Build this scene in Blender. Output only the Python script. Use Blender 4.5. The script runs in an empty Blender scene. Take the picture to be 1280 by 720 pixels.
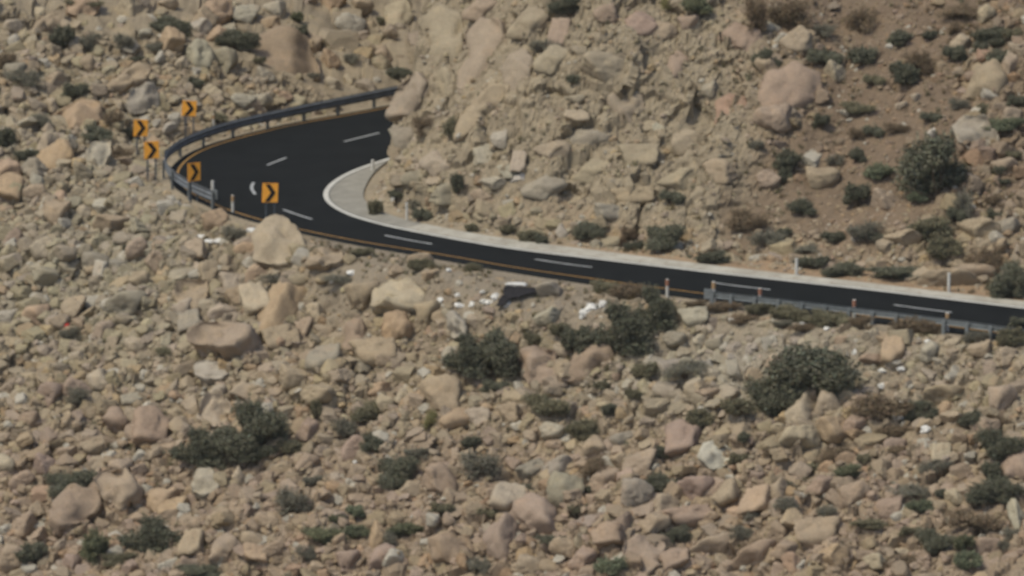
import bpy, math, random
import numpy as np
from mathutils import Vector, Matrix
R = math.radians
random.seed(7)
rng = np.random.default_rng(7)
S = bpy.context.scene
C = S.collection

# ------------------------------------------------------------------ camera, sky, sun
PITCH = R(12.7); DIST = 300.0; FPX = 25.0 * DIST            # 25 px of the 1280 px photo per metre
CAM = np.array([0.0, -DIST * math.cos(PITCH), DIST * math.sin(PITCH)])
FWD = np.array([0.0, math.cos(PITCH), -math.sin(PITCH)])
UPV = np.array([0.0, math.sin(PITCH), math.cos(PITCH)])
cam = bpy.data.cameras.new('camera')
co = bpy.data.objects.new('camera', cam); C.objects.link(co)
co.location = CAM; co.rotation_euler = (math.pi / 2 - PITCH, 0, 0)
cam.sensor_width = 36.0; cam.lens = 36.0 * FPX / 1280.0
cam.clip_start = 1.0; cam.clip_end = 5000.0
cam.dof.use_dof = True; cam.dof.focus_distance = 57.0; cam.dof.aperture_fstop = 5.6
S.camera = co

SUN_EL = R(57); SUN_V = np.array([-0.76, -0.62]); SUN_V /= np.linalg.norm(SUN_V)
sun_dir = Vector((SUN_V[0] * math.cos(SUN_EL), SUN_V[1] * math.cos(SUN_EL), math.sin(SUN_EL)))
w = bpy.data.worlds.new('World'); S.world = w; w.use_nodes = True
nt = w.node_tree; bg = nt.nodes['Background']
sky = nt.nodes.new('ShaderNodeTexSky'); sky.sky_type = 'NISHITA'; sky.sun_disc = False
sky.sun_elevation = SUN_EL; sky.sun_rotation = math.atan2(SUN_V[0], SUN_V[1]) % (2 * math.pi)
sky.air_density = 1.0; sky.dust_density = 2.5; sky.ozone_density = 1.0
nt.links.new(sky.outputs[0], bg.inputs[0]); bg.inputs[1].default_value = 0.15
sl = bpy.data.lights.new('sun', 'SUN'); sl.energy = 2.5; sl.angle = R(0.55); sl.color = (1.0, 0.925, 0.73)
so = bpy.data.objects.new('sun', sl); C.objects.link(so)
so.rotation_euler = (-sun_dir).to_track_quat('-Z', 'Y').to_euler()
S.view_settings.view_transform = 'Standard'; S.view_settings.look = 'None'
S.view_settings.exposure = -0.13; S.view_settings.gamma = 1.0
S.view_settings.use_curve_mapping = False
HAZE = .00005

# ------------------------------------------------------------------ small maths helpers
def ray_dir(u, v):
    u = np.asarray(u, float); v = np.asarray(v, float)
    d = FWD[None] + ((u - 640) / FPX)[..., None] * np.array([1.0, 0, 0]) - ((v - 360) / FPX)[..., None] * UPV
    return d
def px_plane(pts, z=0.0):
    p = np.array(pts, float); d = ray_dir(p[:, 0], p[:, 1])
    t = (z - CAM[2]) / d[:, 2]
    return (CAM[None] + d * t[:, None])[:, :2]
def project(P):
    P = np.atleast_2d(P) - CAM
    f = P @ FWD
    return 640 + FPX * P[:, 0] / f, 360 - FPX * (P @ UPV) / f
def resample(pts, step=0.35, smooth=2):
    p = np.array(pts, float)
    for _ in range(smooth):
        q = [p[0]]
        for a, b in zip(p[:-1], p[1:]):
            q += [a * .75 + b * .25, a * .25 + b * .75]
        q.append(p[-1]); p = np.array(q)
    s = np.r_[0, np.cumsum(np.linalg.norm(np.diff(p, axis=0), axis=1))]
    n = max(2, int(s[-1] / step)); t = np.linspace(0, s[-1], n)
    return np.c_[np.interp(t, s, p[:, 0]), np.interp(t, s, p[:, 1])]
def extend(p, a=0, b=0):
    p = np.array(p)
    if a: d = p[0] - p[1]; p = np.vstack([p[0] + d / np.linalg.norm(d) * a, p])
    if b: d = p[-1] - p[-2]; p = np.vstack([p, p[-1] + d / np.linalg.norm(d) * b])
    return p
def nearest(P, line):
    """distance, index and nearest point of a line for many points"""
    n = len(P); i = np.empty(n, int)
    for k in range(0, n, 20000):
        q = P[k:k + 20000]
        D = (line ** 2).sum(1)[None] - 2 * q @ line.T
        i[k:k + 20000] = D.argmin(1)
    best = np.full(n, 1e18); cp = np.zeros((n, 2))
    for o in (-1, 0):
        j = np.clip(i + o, 0, len(line) - 2); a = line[j]; b = line[j + 1] - a
        t = np.clip(((P - a) * b).sum(1) / ((b * b).sum(1) + 1e-12), 0, 1); c = a + b * t[:, None]
        d = ((P - c) ** 2).sum(1); m = d < best; best = np.where(m, d, best); cp = np.where(m[:, None], c, cp)
    return np.sqrt(best), i, cp
def inside(P, poly):
    x, y = P[:, 0], P[:, 1]; r = np.zeros(len(P), bool); j = len(poly) - 1
    for i in range(len(poly)):
        xi, yi = poly[i]; xj, yj = poly[j]
        c = (yi > y) != (yj > y)
        if c.any():
            r ^= c & (x < (xj - xi) * (y - yi) / ((yj - yi) if yj != yi else 1e-9) + xi)
        j = i
    return r
def _hash(ix, iy, iz, seed):
    h = (ix.astype(np.int64) * 374761393 + iy.astype(np.int64) * 668265263 + iz.astype(np.int64) * 2147483647 + seed * 1274126177) & 0xffffffff
    h = ((h ^ (h >> 13)) * 1274126177) & 0xffffffff
    return ((h ^ (h >> 16)) & 0xffff) / 65535.0
def vnoise(p, seed=0):
    f = np.floor(p); t = p - f; t = t * t * (3 - 2 * t); f = f.astype(np.int64); o = 0
    for a in (0, 1):
        for b in (0, 1):
            for c in (0, 1):
                wgt = (t[:, 0] if a else 1 - t[:, 0]) * (t[:, 1] if b else 1 - t[:, 1]) * (t[:, 2] if c else 1 - t[:, 2])
                o = o + wgt * _hash(f[:, 0] + a, f[:, 1] + b, f[:, 2] + c, seed)
    return o * 2 - 1
def fbm(p, octaves=4, seed=0, gain=.5):
    s = 0; a = 1
    for k in range(octaves):
        s = s + a * vnoise(p * 2.03 ** k + 17.3 * k, seed + k); a *= gain
    return s
def cells(p, seed=0):
    """2-D facets: height of the tilted plane of the nearest cell, and distance to its border"""
    f = np.floor(p).astype(np.int64); b1 = np.full(len(p), 9.); b2 = np.full(len(p), 9.); h = np.zeros(len(p))
    z0 = np.zeros(len(p), np.int64)
    for i in (-1, 0, 1):
        for j in (-1, 0, 1):
            cx = f[:, 0] + i; cy = f[:, 1] + j
            qx = cx + _hash(cx, cy, z0, seed); qy = cy + _hash(cx, cy, z0 + 1, seed)
            dx = p[:, 0] - qx; dy = p[:, 1] - qy; d = np.sqrt(dx * dx + dy * dy)
            hh = (_hash(cx, cy, z0 + 2, seed) - .5) + dx * (_hash(cx, cy, z0 + 3, seed) - .5) * 1.3 + dy * (_hash(cx, cy, z0 + 4, seed) - .5) * 1.3
            m = d < b1
            b2 = np.where(m, b1, np.minimum(b2, d)); h = np.where(m, hh, h); b1 = np.where(m, d, b1)
    return h, b2 - b1
def cells3(p, seed=0, tilt=1.6):
    """3-D joint pattern: offset of the nearest block's tilted face, distance to the block's edge, block brightness"""
    f = np.floor(p).astype(np.int64); n = len(p); b1 = np.full(n, 9.); b2 = np.full(n, 9.); h = np.zeros(n); w_ = np.zeros(n)
    for i in (-1, 0, 1):
        for j in (-1, 0, 1):
            for k in (-1, 0, 1):
                c = f + [i, j, k]; hs = [_hash(c[:, 0], c[:, 1], c[:, 2], seed + q) for q in range(3)]
                d3 = p - c - np.stack(hs, 1) * .9; d = (d3 ** 2).sum(1); m = d < b1
                b2 = np.where(m, b1, np.minimum(b2, d)); b1 = np.where(m, d, b1)
                if m.any():
                    cm = c[m]; t = [_hash(cm[:, 0], cm[:, 1], cm[:, 2], seed + 5 + q) - .5 for q in range(5)]
                    h[m] = t[0] + tilt * (d3[m][:, 0] * t[1] + d3[m][:, 1] * t[2] + d3[m][:, 2] * t[3]); w_[m] = t[4]
    return h, np.sqrt(b2) - np.sqrt(b1), w_
def sstep(a, b, x):
    t = np.clip((x - a) / (b - a), 0, 1); return t * t * (3 - 2 * t)

# ------------------------------------------------------------------ materials
def new_mat(name, rough=.9, spec=.25):
    m = bpy.data.materials.new(name); m.use_nodes = True
    b = m.node_tree.nodes['Principled BSDF']; b.inputs['Roughness'].default_value = rough
    b.inputs['Specular IOR Level'].default_value = spec
    return m, m.node_tree, b
def flat(name, col, rough=.6, metal=0.0, var=.12, scale=6.0, spec=.3):
    m, t, b = new_mat(name, rough, spec); b.inputs['Metallic'].default_value = metal
    tc = t.nodes.new('ShaderNodeTexCoord'); n = t.nodes.new('ShaderNodeTexNoise'); n.inputs['Scale'].default_value = scale
    n.inputs['Detail'].default_value = 5
    t.links.new(tc.outputs['Object'], n.inputs['Vector'])
    r = t.nodes.new('ShaderNodeValToRGB')
    r.color_ramp.elements[0].position = .3; r.color_ramp.elements[1].position = .7
    r.color_ramp.elements[0].color = (*[c * (1 - var) for c in col], 1); r.color_ramp.elements[1].color = (*[min(1, c * (1 + var)) for c in col], 1)
    t.links.new(n.outputs['Fac'], r.inputs[0]); t.links.new(r.outputs[0], b.inputs['Base Color'])
    return m
def mixrgb(t, mode, fac, a, b):
    n = t.nodes.new('ShaderNodeMix'); n.data_type = 'RGBA'; n.blend_type = mode
    for k, s in ((0, fac), (6, a), (7, b)):
        if hasattr(s, 'is_output'): t.links.new(s, n.inputs[k])
        elif k == 0: n.inputs[0].default_value = s
        else: n.inputs[k].default_value = (*s, 1)
    return n.outputs[2]
def noise(t, vec, scale, detail=5, rough=.6):
    n = t.nodes.new('ShaderNodeTexNoise'); n.inputs['Scale'].default_value = scale
    n.inputs['Detail'].default_value = detail; n.inputs['Roughness'].default_value = rough
    t.links.new(vec, n.inputs['Vector']); return n.outputs['Fac']
def ramp(t, fac, stops):
    r = t.nodes.new('ShaderNodeValToRGB'); cr = r.color_ramp
    while len(cr.elements) < len(stops): cr.elements.new(.5)
    for e, (p, c) in zip(cr.elements, stops): e.position = p; e.color = (*c, 1)
    t.links.new(fac, r.inputs[0]); return r.outputs[0]
def rock_material(name, source):
    m, t, b = new_mat(name, .92, .15)
    g = t.nodes.new('ShaderNodeNewGeometry'); pos = g.outputs['Position']
    if source == 'object':
        s = t.nodes.new('ShaderNodeObjectInfo').outputs['Color']
    else:
        a = t.nodes.new('ShaderNodeVertexColor'); a.layer_name = 'tint'; s = a.outputs['Color']
    c = mixrgb(t, 'MULTIPLY', 1.0, s, ramp(t, noise(t, pos, 1.1, 6), [(.30, (.83, .81, .80)), (.5, (.99, .99, .99)), (.72, (1.12, 1.09, 1.04))]))
    c = mixrgb(t, 'MULTIPLY', 1.0, c, (1.0, .975, .935))
    c = mixrgb(t, 'MULTIPLY', .55, c, ramp(t, noise(t, pos, 9, 6, .7), [(.32, (.68, .68, .68)), (.62, (1.12, 1.12, 1.12))]))
    # iron staining and grey lichen in their own patches
    c = mixrgb(t, 'MIX', ramp(t, noise(t, pos, .55, 4), [(.60, (0, 0, 0)), (.74, (.28, .28, .28))]), c, (.33, .225, .155))
    c = mixrgb(t, 'MIX', ramp(t, noise(t, pos, 2.6, 5), [(.62, (0, 0, 0)), (.72, (.22, .22, .22))]), c, (.20, .20, .165))
    t.links.new(c, b.inputs['Base Color'])
    bp = t.nodes.new('ShaderNodeBump'); bp.inputs['Strength'].default_value = .5; bp.inputs['Distance'].default_value = .06
    t.links.new(noise(t, pos, 7, 7, .7), bp.inputs['Height']); t.links.new(bp.outputs[0], b.inputs['Normal'])
    return m
def leaf_material(name):
    m, t, b = new_mat(name, .8, .15)
    oi = t.nodes.new('ShaderNodeObjectInfo'); a = t.nodes.new('ShaderNodeVertexColor'); a.layer_name = 'tint'
    c = mixrgb(t, 'MULTIPLY', 1.0, oi.outputs['Color'], a.outputs['Color'])
    t.links.new(c, b.inputs['Base Color']); return m
ROCK = rock_material('granite_boulder', 'object')
SCREE = rock_material('granite_scree', 'tint')
LEAF = leaf_material('desert_leaves')
M = dict(
    twig=flat('dry_wood', (.11, .085, .06), .9),
    steel=flat('galvanised_steel', (.185, .205, .212), .55, .35, .15, 3),
    steel_shaded=flat('shaded_steel_beam', (.155, .172, .190), .6, .3, .2, 2),  # far rail faces away from the sun; its shade is put into this darker blue-grey
    orange=flat('chevron_amber', (.88, .40, .055), .5, 0, .10, 3),
    black=flat('sign_black', (.018, .014, .013), .6),
    postgrey=flat('sign_post_grey', (.075, .09, .105), .6, .2),
    white=flat('post_white', (.50, .49, .45), .6, 0, .12, 5),
    band=flat('post_band_orange', (.27, .13, .085), .6),
    bandyel=flat('post_band_ochre', (.32, .21, .11), .6),
    litter=flat('white_litter', (.60, .59, .55), .8, 0, .25, 5),
    tarp=flat('black_plastic', (.017, .016, .018), .85, 0, .3, 3),
    red=flat('red_paint', (.38, .028, .022), .5),
    greydark=flat('grey_rubber', (.055, .06, .062), .8),
)

# ------------------------------------------------------------------ road lines traced on the level road plane (photo pixels)
OUT_Y = [(487,134),(440,143),(403,149),(360,157),(320,167),(282,177),(254,187),(236,197),(225,208),(221,218),(225,229),(238,241),(262,253),(290,264),
         (330,276),(380,288),(450,302),(520,313),(575,322),(640,334),(773,353),(880,367),(969,379),(1050,390),(1150,403),(1280,420)]
IN_A = [(484,198),(462,205),(440,213),(422,222),(409,232),(403,242),(406,251),(415,259),(432,268),(453,275),(487,284),(553,297),(640,312),(760,326),
        (860,338),(960,349),(1080,362),(1180,374),(1280,386)]
IN_G = [(484,203),(473,211),(463,222),(456,235),(453,247),(461,258),(480,267),(507,276),(553,287),(640,302),(760,317),(860,330),(960,342),(1080,355),(1180,367),(1280,379)]
yel = resample(extend(px_plane(OUT_Y), 55, 90), .35)
ina = resample(extend(px_plane(IN_A), 55, 90), .35)
ing = resample(extend(px_plane(IN_G), 55, 90), .35)
def offset(line, d):
    t = np.gradient(line, axis=0); t /= np.linalg.norm(t, axis=1)[:, None] + 1e-9
    n = np.c_[t[:, 1], -t[:, 0]]                       # right-hand normal: away from the spur for lines run far leg -> near leg
    return line + n * (d if np.isscalar(d) else d[:, None])
u_y, v_y = project(np.c_[yel, np.zeros(len(yel))])
near_leg = v_y > 262
shoulder = np.where(near_leg, np.interp(u_y, [290, 560, 900, 1280], [.45, .9, 1.2, 1.2]), .45)
out = offset(yel, shoulder)
if np.linalg.norm(out - ina.mean(0), axis=1).mean() < np.linalg.norm(yel - ina.mean(0), axis=1).mean():
    out = offset(yel, -shoulder); SGN = -1
else: SGN = 1
cliff = extend(px_plane([(640,298),(507,273),(490,262),(488.5,235),(488.5,203)]), 0, 0)
far_dir = ing[0] - ing[3]; far_dir /= np.linalg.norm(far_dir)
cliff = np.vstack([cliff, cliff[-1] + far_dir * np.arange(1, 70)[:, None]])
cliff = resample(cliff, .35, 1)
near_g = ing[project(np.c_[ing, np.zeros(len(ing))])[1] > 250]
inner_poly = np.vstack([ing, [200, 200]])
cliff_poly = np.vstack([cliff[::-1], resample(near_g, 1.0, 0), [200, 200]])
road_poly = np.vstack([out, ing[::-1]])

def height(P, shape):
    """terrain height over the ground plane, without rocks"""
    u, _ = project(np.c_[P, np.zeros(len(P))])
    d_o, _, cp = nearest(P, out)
    isin = inside(P, inner_poly); isroad = inside(P, road_poly)
    # outside of the bend: falls toward the viewer, rises beyond
    berm = np.where(cp[:, 1] < px_plane([(300, 262)])[0, 1], np.interp(u, [250, 330, 420, 620, 760, 900, 1100], [.9, .8, 2.2, 3.6, 2.2, 1.3, 1.4]), 1.3)
    cy = cp[:, 1].reshape(shape)
    kk = np.hanning(23)[1:-1]; kk /= kk.sum()
    for ax in (0, 1):
        pad = [(10, 10) if a_ == ax else (0, 0) for a_ in (0, 1)]; e_ = np.pad(cy, pad, mode='edge')
        cy = sum(w_ * (e_[i_:i_ + cy.shape[0]] if ax == 0 else e_[:, i_:i_ + cy.shape[1]]) for i_, w_ in enumerate(kk))
    dy = P[:, 1] - cy.ravel()
    k = np.where(dy > 0, .62, .70)
    z = k * dy * sstep(0, 1, (d_o - berm * .5) / (berm + 1.2)) - .10 * sstep(0, .6, d_o)
    z = np.where(z < -42, -42 + (z + 42) * .08, z); z = np.where(z > 42, 42 + (z - 42) * .15, z)
    # inside: the spur
    Q = P[isin]; ui = u[isin]
    dn = nearest(Q, near_g)[0]; df = nearest(Q, cliff)[0] * np.where(inside(Q, cliff_poly), 1, 0)
    dg = nearest(Q, ing)[0]
    verge = np.interp(ui, [480, 640, 900, 1200], [.4, .9, 2.6, 2.6])
    slope = np.interp(ui, [480, 700, 900, 1050, 1300], [1.25, 1.15, .95, .62, .58])
    zf = .10 * dn + slope * np.maximum(0, dn - verge)
    zb = .22 * dg + np.interp(df, [0, .25, .6, 1.3, 1.7, 3, 7, 30], [0, 2.6, 3.7, 4.6, 7.2, 10, 18, 40])
    zi = np.minimum(zf, zb); zi = np.where(zi > 30, 30 + (zi - 30) * .2, zi)
    z[isin] = zi
    # relief
    dist = np.where(isin, nearest(P, ing)[0], np.maximum(0, d_o - .5))
    amp = sstep(.1, 3.0, dist)
    p3 = np.c_[P, np.zeros(len(P))]
    rel = .55 * fbm(p3 * .22, 3, 3) + .20 * fbm(p3 * .9, 3, 9)
    q = P + .35 * np.c_[fbm(p3 * .8, 2, 31), fbm(p3 * .8, 2, 37)]
    c1, e1 = cells(q * .45, 5); c2, e2 = cells(q * 1.3, 6)
    dirt = dirt_mask(P)
    rel = rel + (1 - dirt) * .45 * c1
    rel = rel + np.where(isin, (1 - dirt) * sstep(1000, 880, u) * .6 * c1, 0)
    rel += .03 * fbm(p3 * 4, 3, 12)
    z = z + amp * rel * np.where(isin, .9, 1)
    z = np.where(isroad, -.06, z)
    z = np.where(~isroad & (dist < .15) , np.minimum(z, -.03), z)
    return z, isroad, isin, dist
def dirt_mask(P):
    u, v = project(np.c_[P, np.zeros(len(P))])
    d_o = nearest(P, out)[0]; isin = inside(P, inner_poly)
    dg = nearest(P, ing)[0]
    verge = np.where(isin, np.clip(1.6 - dg / 2.4, 0, 1) * np.interp(u, [480, 800, 900], [.2, .6, 1]), 0)
    berm = np.where(~isin, (1 - sstep(2.8, 6.5, d_o)) * np.interp(u, [300, 420, 740, 820, 1000], [0, 1, 1, .45, .5]) * (P[:, 1] < 12), 0)
    nz = .16 * fbm(np.c_[P, np.zeros(len(P))] * .35, 3, 77)
    brown = np.where(isin, sstep(.25, .75, np.clip(1 - np.abs(P[:, 0] - (17.5 + .10 * P[:, 1])) / 10.5, 0, 1) + 2.2 * nz) * sstep(1, 6, P[:, 1] - 0), 0)
    return np.clip(np.maximum(np.maximum(verge, berm), brown), 0, 1)

# ------------------------------------------------------------------ terrain grid: fine inside the view, coarse to the horizon
def axis(lo, hi, step, far, n):
    a = np.arange(lo, hi, step)
    g = np.geomspace(step * 2, far, n)
    return np.r_[lo - np.cumsum(np.diff(g))[::-1] - step, a, hi + np.cumsum(np.diff(g)) + 0 * step]
gx = axis(-36, 34, .105, 520, 44); gy = axis(-25, 47, .105, 520, 44)
GX, GY = np.meshgrid(gx, gy)
P = np.c_[GX.ravel(), GY.ravel()]
Z, isroad, isin, dist = height(P, GX.shape)
ZG = Z.reshape(GX.shape)
# fractured rock: blocks of several sizes pushed in and out along the slope's normal
DM = dirt_mask(P)
dzx = np.gradient(ZG, gx, axis=1).ravel(); dzy = np.gradient(ZG, gy, axis=0).ravel()
NR = np.c_[-dzx, -dzy, np.ones(len(P))]; NR /= np.linalg.norm(NR, axis=1)[:, None]
fine = (P[:, 0] > -37) & (P[:, 0] < 35) & (P[:, 1] > -26) & (P[:, 1] < 48)
P3 = np.c_[P, Z]; Pf = P3[fine]; uf, vf = project(Pf)
spur = np.where(isin[fine], sstep(1030, 900, uf), 0)
wp = Pf + .30 * np.c_[fbm(Pf * .7, 3, 51), fbm(Pf * .7, 3, 52), fbm(Pf * .7, 3, 53)] + .06 * np.c_[fbm(Pf * 3, 2, 54), fbm(Pf * 3, 2, 55), fbm(Pf * 3, 2, 56)]
rotm = np.array(Matrix.Rotation(.5, 3, 'Y') @ Matrix.Rotation(.35, 3, 'Z'))
wr = wp @ rotm.T
disp = np.zeros(len(Pf)); shade_ = np.zeros(len(Pf))
for (sc_, amp_s, amp_o, cr, st) in (((.30, .30, .42), 0.55, .30, .09, 61), ((.80, .70, 1.05), .16, .36, .06, 62), ((1.9, 1.7, 2.3), .09, .20, .04, 63), ((4.2, 4.0, 4.6), .07, .085, .02, 64)):
    h_, e_, w_ = cells3(wr * sc_, st)
    a_ = amp_o + (amp_s - amp_o) * spur
    disp += a_ * h_ - cr * (1 - sstep(0, .10, e_)); shade_ += w_ * (.10 if sc_[0] > .5 else .05)
disp += .05 * fbm(Pf * 2.2, 4, 66)
keepm = (1 - .88 * DM[fine]) * sstep(.25, 2.2, dist[fine]) * np.where(isroad[fine], 0, 1)
disp = np.clip(disp, -1.1, 1.0) * keepm
DISP = np.zeros(len(P)); DISP[fine] = disp; SHADE = np.zeros(len(P)); SHADE[fine] = shade_ * (1 - DM[fine])
POS = P3 + NR * DISP[:, None]
low = (dist < .9) & ~isroad; POS[low, 0] = P[low, 0]; POS[low, 1] = P[low, 1]
ZG = (Z + DISP / np.clip(NR[:, 2], .45, 1)).reshape(GX.shape)
def hz(x, y):
    x = np.asarray(x, float); y = np.asarray(y, float)
    i = np.clip(np.searchsorted(gx, x) - 1, 0, len(gx) - 2); j = np.clip(np.searchsorted(gy, y) - 1, 0, len(gy) - 2)
    a = np.clip((x - gx[i]) / (gx[i + 1] - gx[i]), 0, 1); b = np.clip((y - gy[j]) / (gy[j + 1] - gy[j]), 0, 1)
    return (ZG[j, i] * (1 - a) * (1 - b) + ZG[j, i + 1] * a * (1 - b) + ZG[j + 1, i] * (1 - a) * b + ZG[j + 1, i + 1] * a * b)
def hit(u, v):
    """where the line of sight through photo pixels meets the terrain"""
    u = np.atleast_1d(np.asarray(u, float)); v = np.atleast_1d(np.asarray(v, float))
    d = ray_dir(u, v); t0 = np.full(len(u), 235.0); done = np.zeros(len(u), bool); t = t0.copy()
    while not done.all() and t.min() < 420:
        q = CAM + d * t[:, None]; below = q[:, 2] < hz(q[:, 0], q[:, 1])
        done |= below; t = np.where(done, t, t + .15)
        if (t[~done] > 420).all() if (~done).any() else True: break
    return CAM + d * t[:, None]
_raw_hit = hit; _HC = {}
def prefill(pts):
    p = np.array(pts, float); q = _raw_hit(p[:, 0], p[:, 1])
    for a, b in zip(p, q): _HC[(round(a[0], 3), round(a[1], 3))] = b
def hit(u, v):
    if len(np.atleast_1d(u)) == 1:
        k = (round(float(np.atleast_1d(u)[0]), 3), round(float(np.atleast_1d(v)[0]), 3))
        if k in _HC: return _HC[k][None].copy()
    return _raw_hit(u, v)
def normal_at(x, y, e=1.3):
    dx = (hz(x + e, y) - hz(x - e, y)) / (2 * e); dy = (hz(x, y + e) - hz(x, y - e)) / (2 * e)
    n = np.array([-dx, -dy, 1.0]); return n / np.linalg.norm(n)

def mesh_from(name, V, F, mat=None, smooth=False, tint=None, sizes=None):
    """V (n,3); F (m,k) array"""
    me = bpy.data.meshes.new(name); V = np.asarray(V, np.float32); F = np.asarray(F, np.int32)
    me.vertices.add(len(V)); me.vertices.foreach_set('co', V.ravel())
    k = F.shape[1]; me.loops.add(F.size); me.loops.foreach_set('vertex_index', F.ravel())
    me.polygons.add(len(F)); me.polygons.foreach_set('loop_start', np.arange(0, F.size, k, dtype=np.int32))
    me.polygons.foreach_set('use_smooth', np.full(len(F), smooth))
    if tint is not None:
        a = me.color_attributes.new('tint', 'FLOAT_COLOR', 'POINT')
        a.data.foreach_set('color', np.c_[tint, np.ones(len(V))].astype(np.float32).ravel())
    me.update(calc_edges=True)
    if mat: me.materials.append(mat)
    return me
def link(name, me, kind=None, parent=None):
    o = bpy.data.objects.new(name, me); C.objects.link(o)
    if kind: o['kind'] = kind
    if parent is not None: o.parent = parent
    return o
def tag(o, label, cat, group=None):
    o['label'] = label; o['category'] = cat
    if group: o['group'] = group

ny, nx = GX.shape
idx = np.arange(nx * ny).reshape(ny, nx)
F = np.c_[idx[:-1, :-1].ravel(), idx[:-1, 1:].ravel(), idx[1:, 1:].ravel(), idx[1:, :-1].ravel()]
dm = DM; um, vm = project(np.c_[P, Z])
def region_colour(u, v, isin_, x, y):
    """the ground's own colour from place to place (linear)"""
    n = len(u)
    base = np.tile([.298, .250, .182], (n, 1))
    def mix(c, m):
        nonlocal base
        base = base * (1 - m[:, None]) + np.array(c) * m[:, None]
    mix((.305, .266, .196), sstep(300, 200, v) * .5)                                 # upper half a little yellower
    mix((.288, .264, .202), np.exp(-(((u - 120) / 190) ** 2 + ((v - 340) / 110) ** 2)) * .8)   # olive grey left
    mix((.340, .318, .262), np.exp(-(((u - 960) / 210) ** 2 + ((v - 455) / 55) ** 2)) * .8)    # pale scree fan below the rail
    mix((.285, .222, .168), sstep(480, 620, v) * .5)                                # pinker low down
    mix((.300, .260, .192), np.where(isin_, sstep(1000, 850, u), 0) * .7)            # spur
    mix((.190, .140, .100), np.where(isin_, sstep(900, 1040, u) * sstep(330, 200, v), 0) * .62)
    return base
tint = region_colour(um, vm, isin, P[:, 0], P[:, 1])
brown = np.where(isin & (um > 900), dm, 0)
tint = tint * (.94 + SHADE)[:, None]
berm_c = np.where(~isin, dm, 0)[:, None]
tint = tint * (1 - berm_c) + np.array([.235, .205, .160]) * berm_c
tint = tint * (1 - .9 * brown[:, None]) + np.array([.172, .132, .096]) * .9 * brown[:, None]
vg = (np.where(isin, (1 - sstep(1.5, 3.2, dist)) * sstep(600, 800, um), 0) * .8)[:, None]
tint = tint * (1 - vg) + np.array([.32, .235, .155]) * vg
ground = link('ground', mesh_from('ground', POS, F, SCREE, False, tint), 'structure')

# ------------------------------------------------------------------ road surface, gutter, paint
def ribbon(name, A, B, z, mat, kind='structure', zb=None, parent=None):
    n = len(A); V = np.vstack([np.c_[A, np.full(n, z)], np.c_[B, np.full(n, z if zb is None else zb)]])
    i = np.arange(n - 1); Fq = np.c_[i, i + 1, n + i + 1, n + i]
    # face up
    a, b, c = V[Fq[0, 0]], V[Fq[0, 1]], V[Fq[0, 2]]
    if np.cross(b - a, c - b)[2] < 0: Fq = Fq[:, ::-1]
    return link(name, mesh_from(name, V, Fq, mat), kind, parent)
def at_arc(line, n):
    s = np.r_[0, np.cumsum(np.linalg.norm(np.diff(line, axis=0), axis=1))]; t = np.linspace(0, s[-1], n)
    return np.c_[np.interp(t, s, line[:, 0]), np.interp(t, s, line[:, 1])]
def pair(A, B):
    """B's nearest point for every sample of A, kept in running order"""
    i = nearest(A, B)[1]; i = np.maximum.accumulate(i); return B[i]
m, t, b = new_mat('asphalt', .95, .12)
g = t.nodes.new('ShaderNodeNewGeometry')
c = ramp(t, noise(t, g.outputs['Position'], .5, 4), [(.3, (.0085, .0102, .0110)), (.7, (.0130, .0148, .0155))])
c = mixrgb(t, 'MULTIPLY', .5, c, ramp(t, noise(t, g.outputs['Position'], 14, 4), [(.3, (.75, .75, .75)), (.7, (1.25, 1.25, 1.25))]))
t.links.new(c, b.inputs['Base Color']); ASPH = m
m, t, b = new_mat('concrete_gutter', .9, .2)
g = t.nodes.new('ShaderNodeNewGeometry')
c = ramp(t, noise(t, g.outputs['Position'], .8, 6), [(.3, (.31, .29, .24)), (.7, (.46, .44, .375))])
c = mixrgb(t, 'MIX', ramp(t, noise(t, g.outputs['Position'], 2.2, 6, .7), [(.52, (0, 0, 0)), (.68, (.6, .6, .6))]), c, (.235, .19, .14))
t.links.new(c, b.inputs['Base Color']); CONC = m
m, t, b = new_mat('apron_concrete', .9, .2)
g = t.nodes.new('ShaderNodeNewGeometry')
c = ramp(t, noise(t, g.outputs['Position'], 1.2, 6), [(.3, (.215, .205, .175)), (.7, (.31, .295, .25))]); t.links.new(c, b.inputs['Base Color']); APRON = m
KERB = flat('kerb_paint', (.52, .51, .46), .8, 0, .12, 1); JOINT = flat('dark_joint', (.11, .11, .10), .9)
YEL = flat('yellow_line_paint', (.34, .195, .06), .7, 0, .25, 3); WHT = flat('white_line_paint', (.34, .35, .345), .7, 0, .18, 2)
# asphalt: triangulated strip by nearest pairs, with a real edge that drops to the berm
A = resample(out, .3, 0); B = pair(A, ina)
ribbon('road', A, B, .0, ASPH)
An = offset(A, .22 * SGN)
ribbon('road_edge', A, An, -.001, ASPH, zb=-.30)
A = resample(ina, .3, 0)
ua, va = project(np.c_[A, np.zeros(len(A))])
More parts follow.
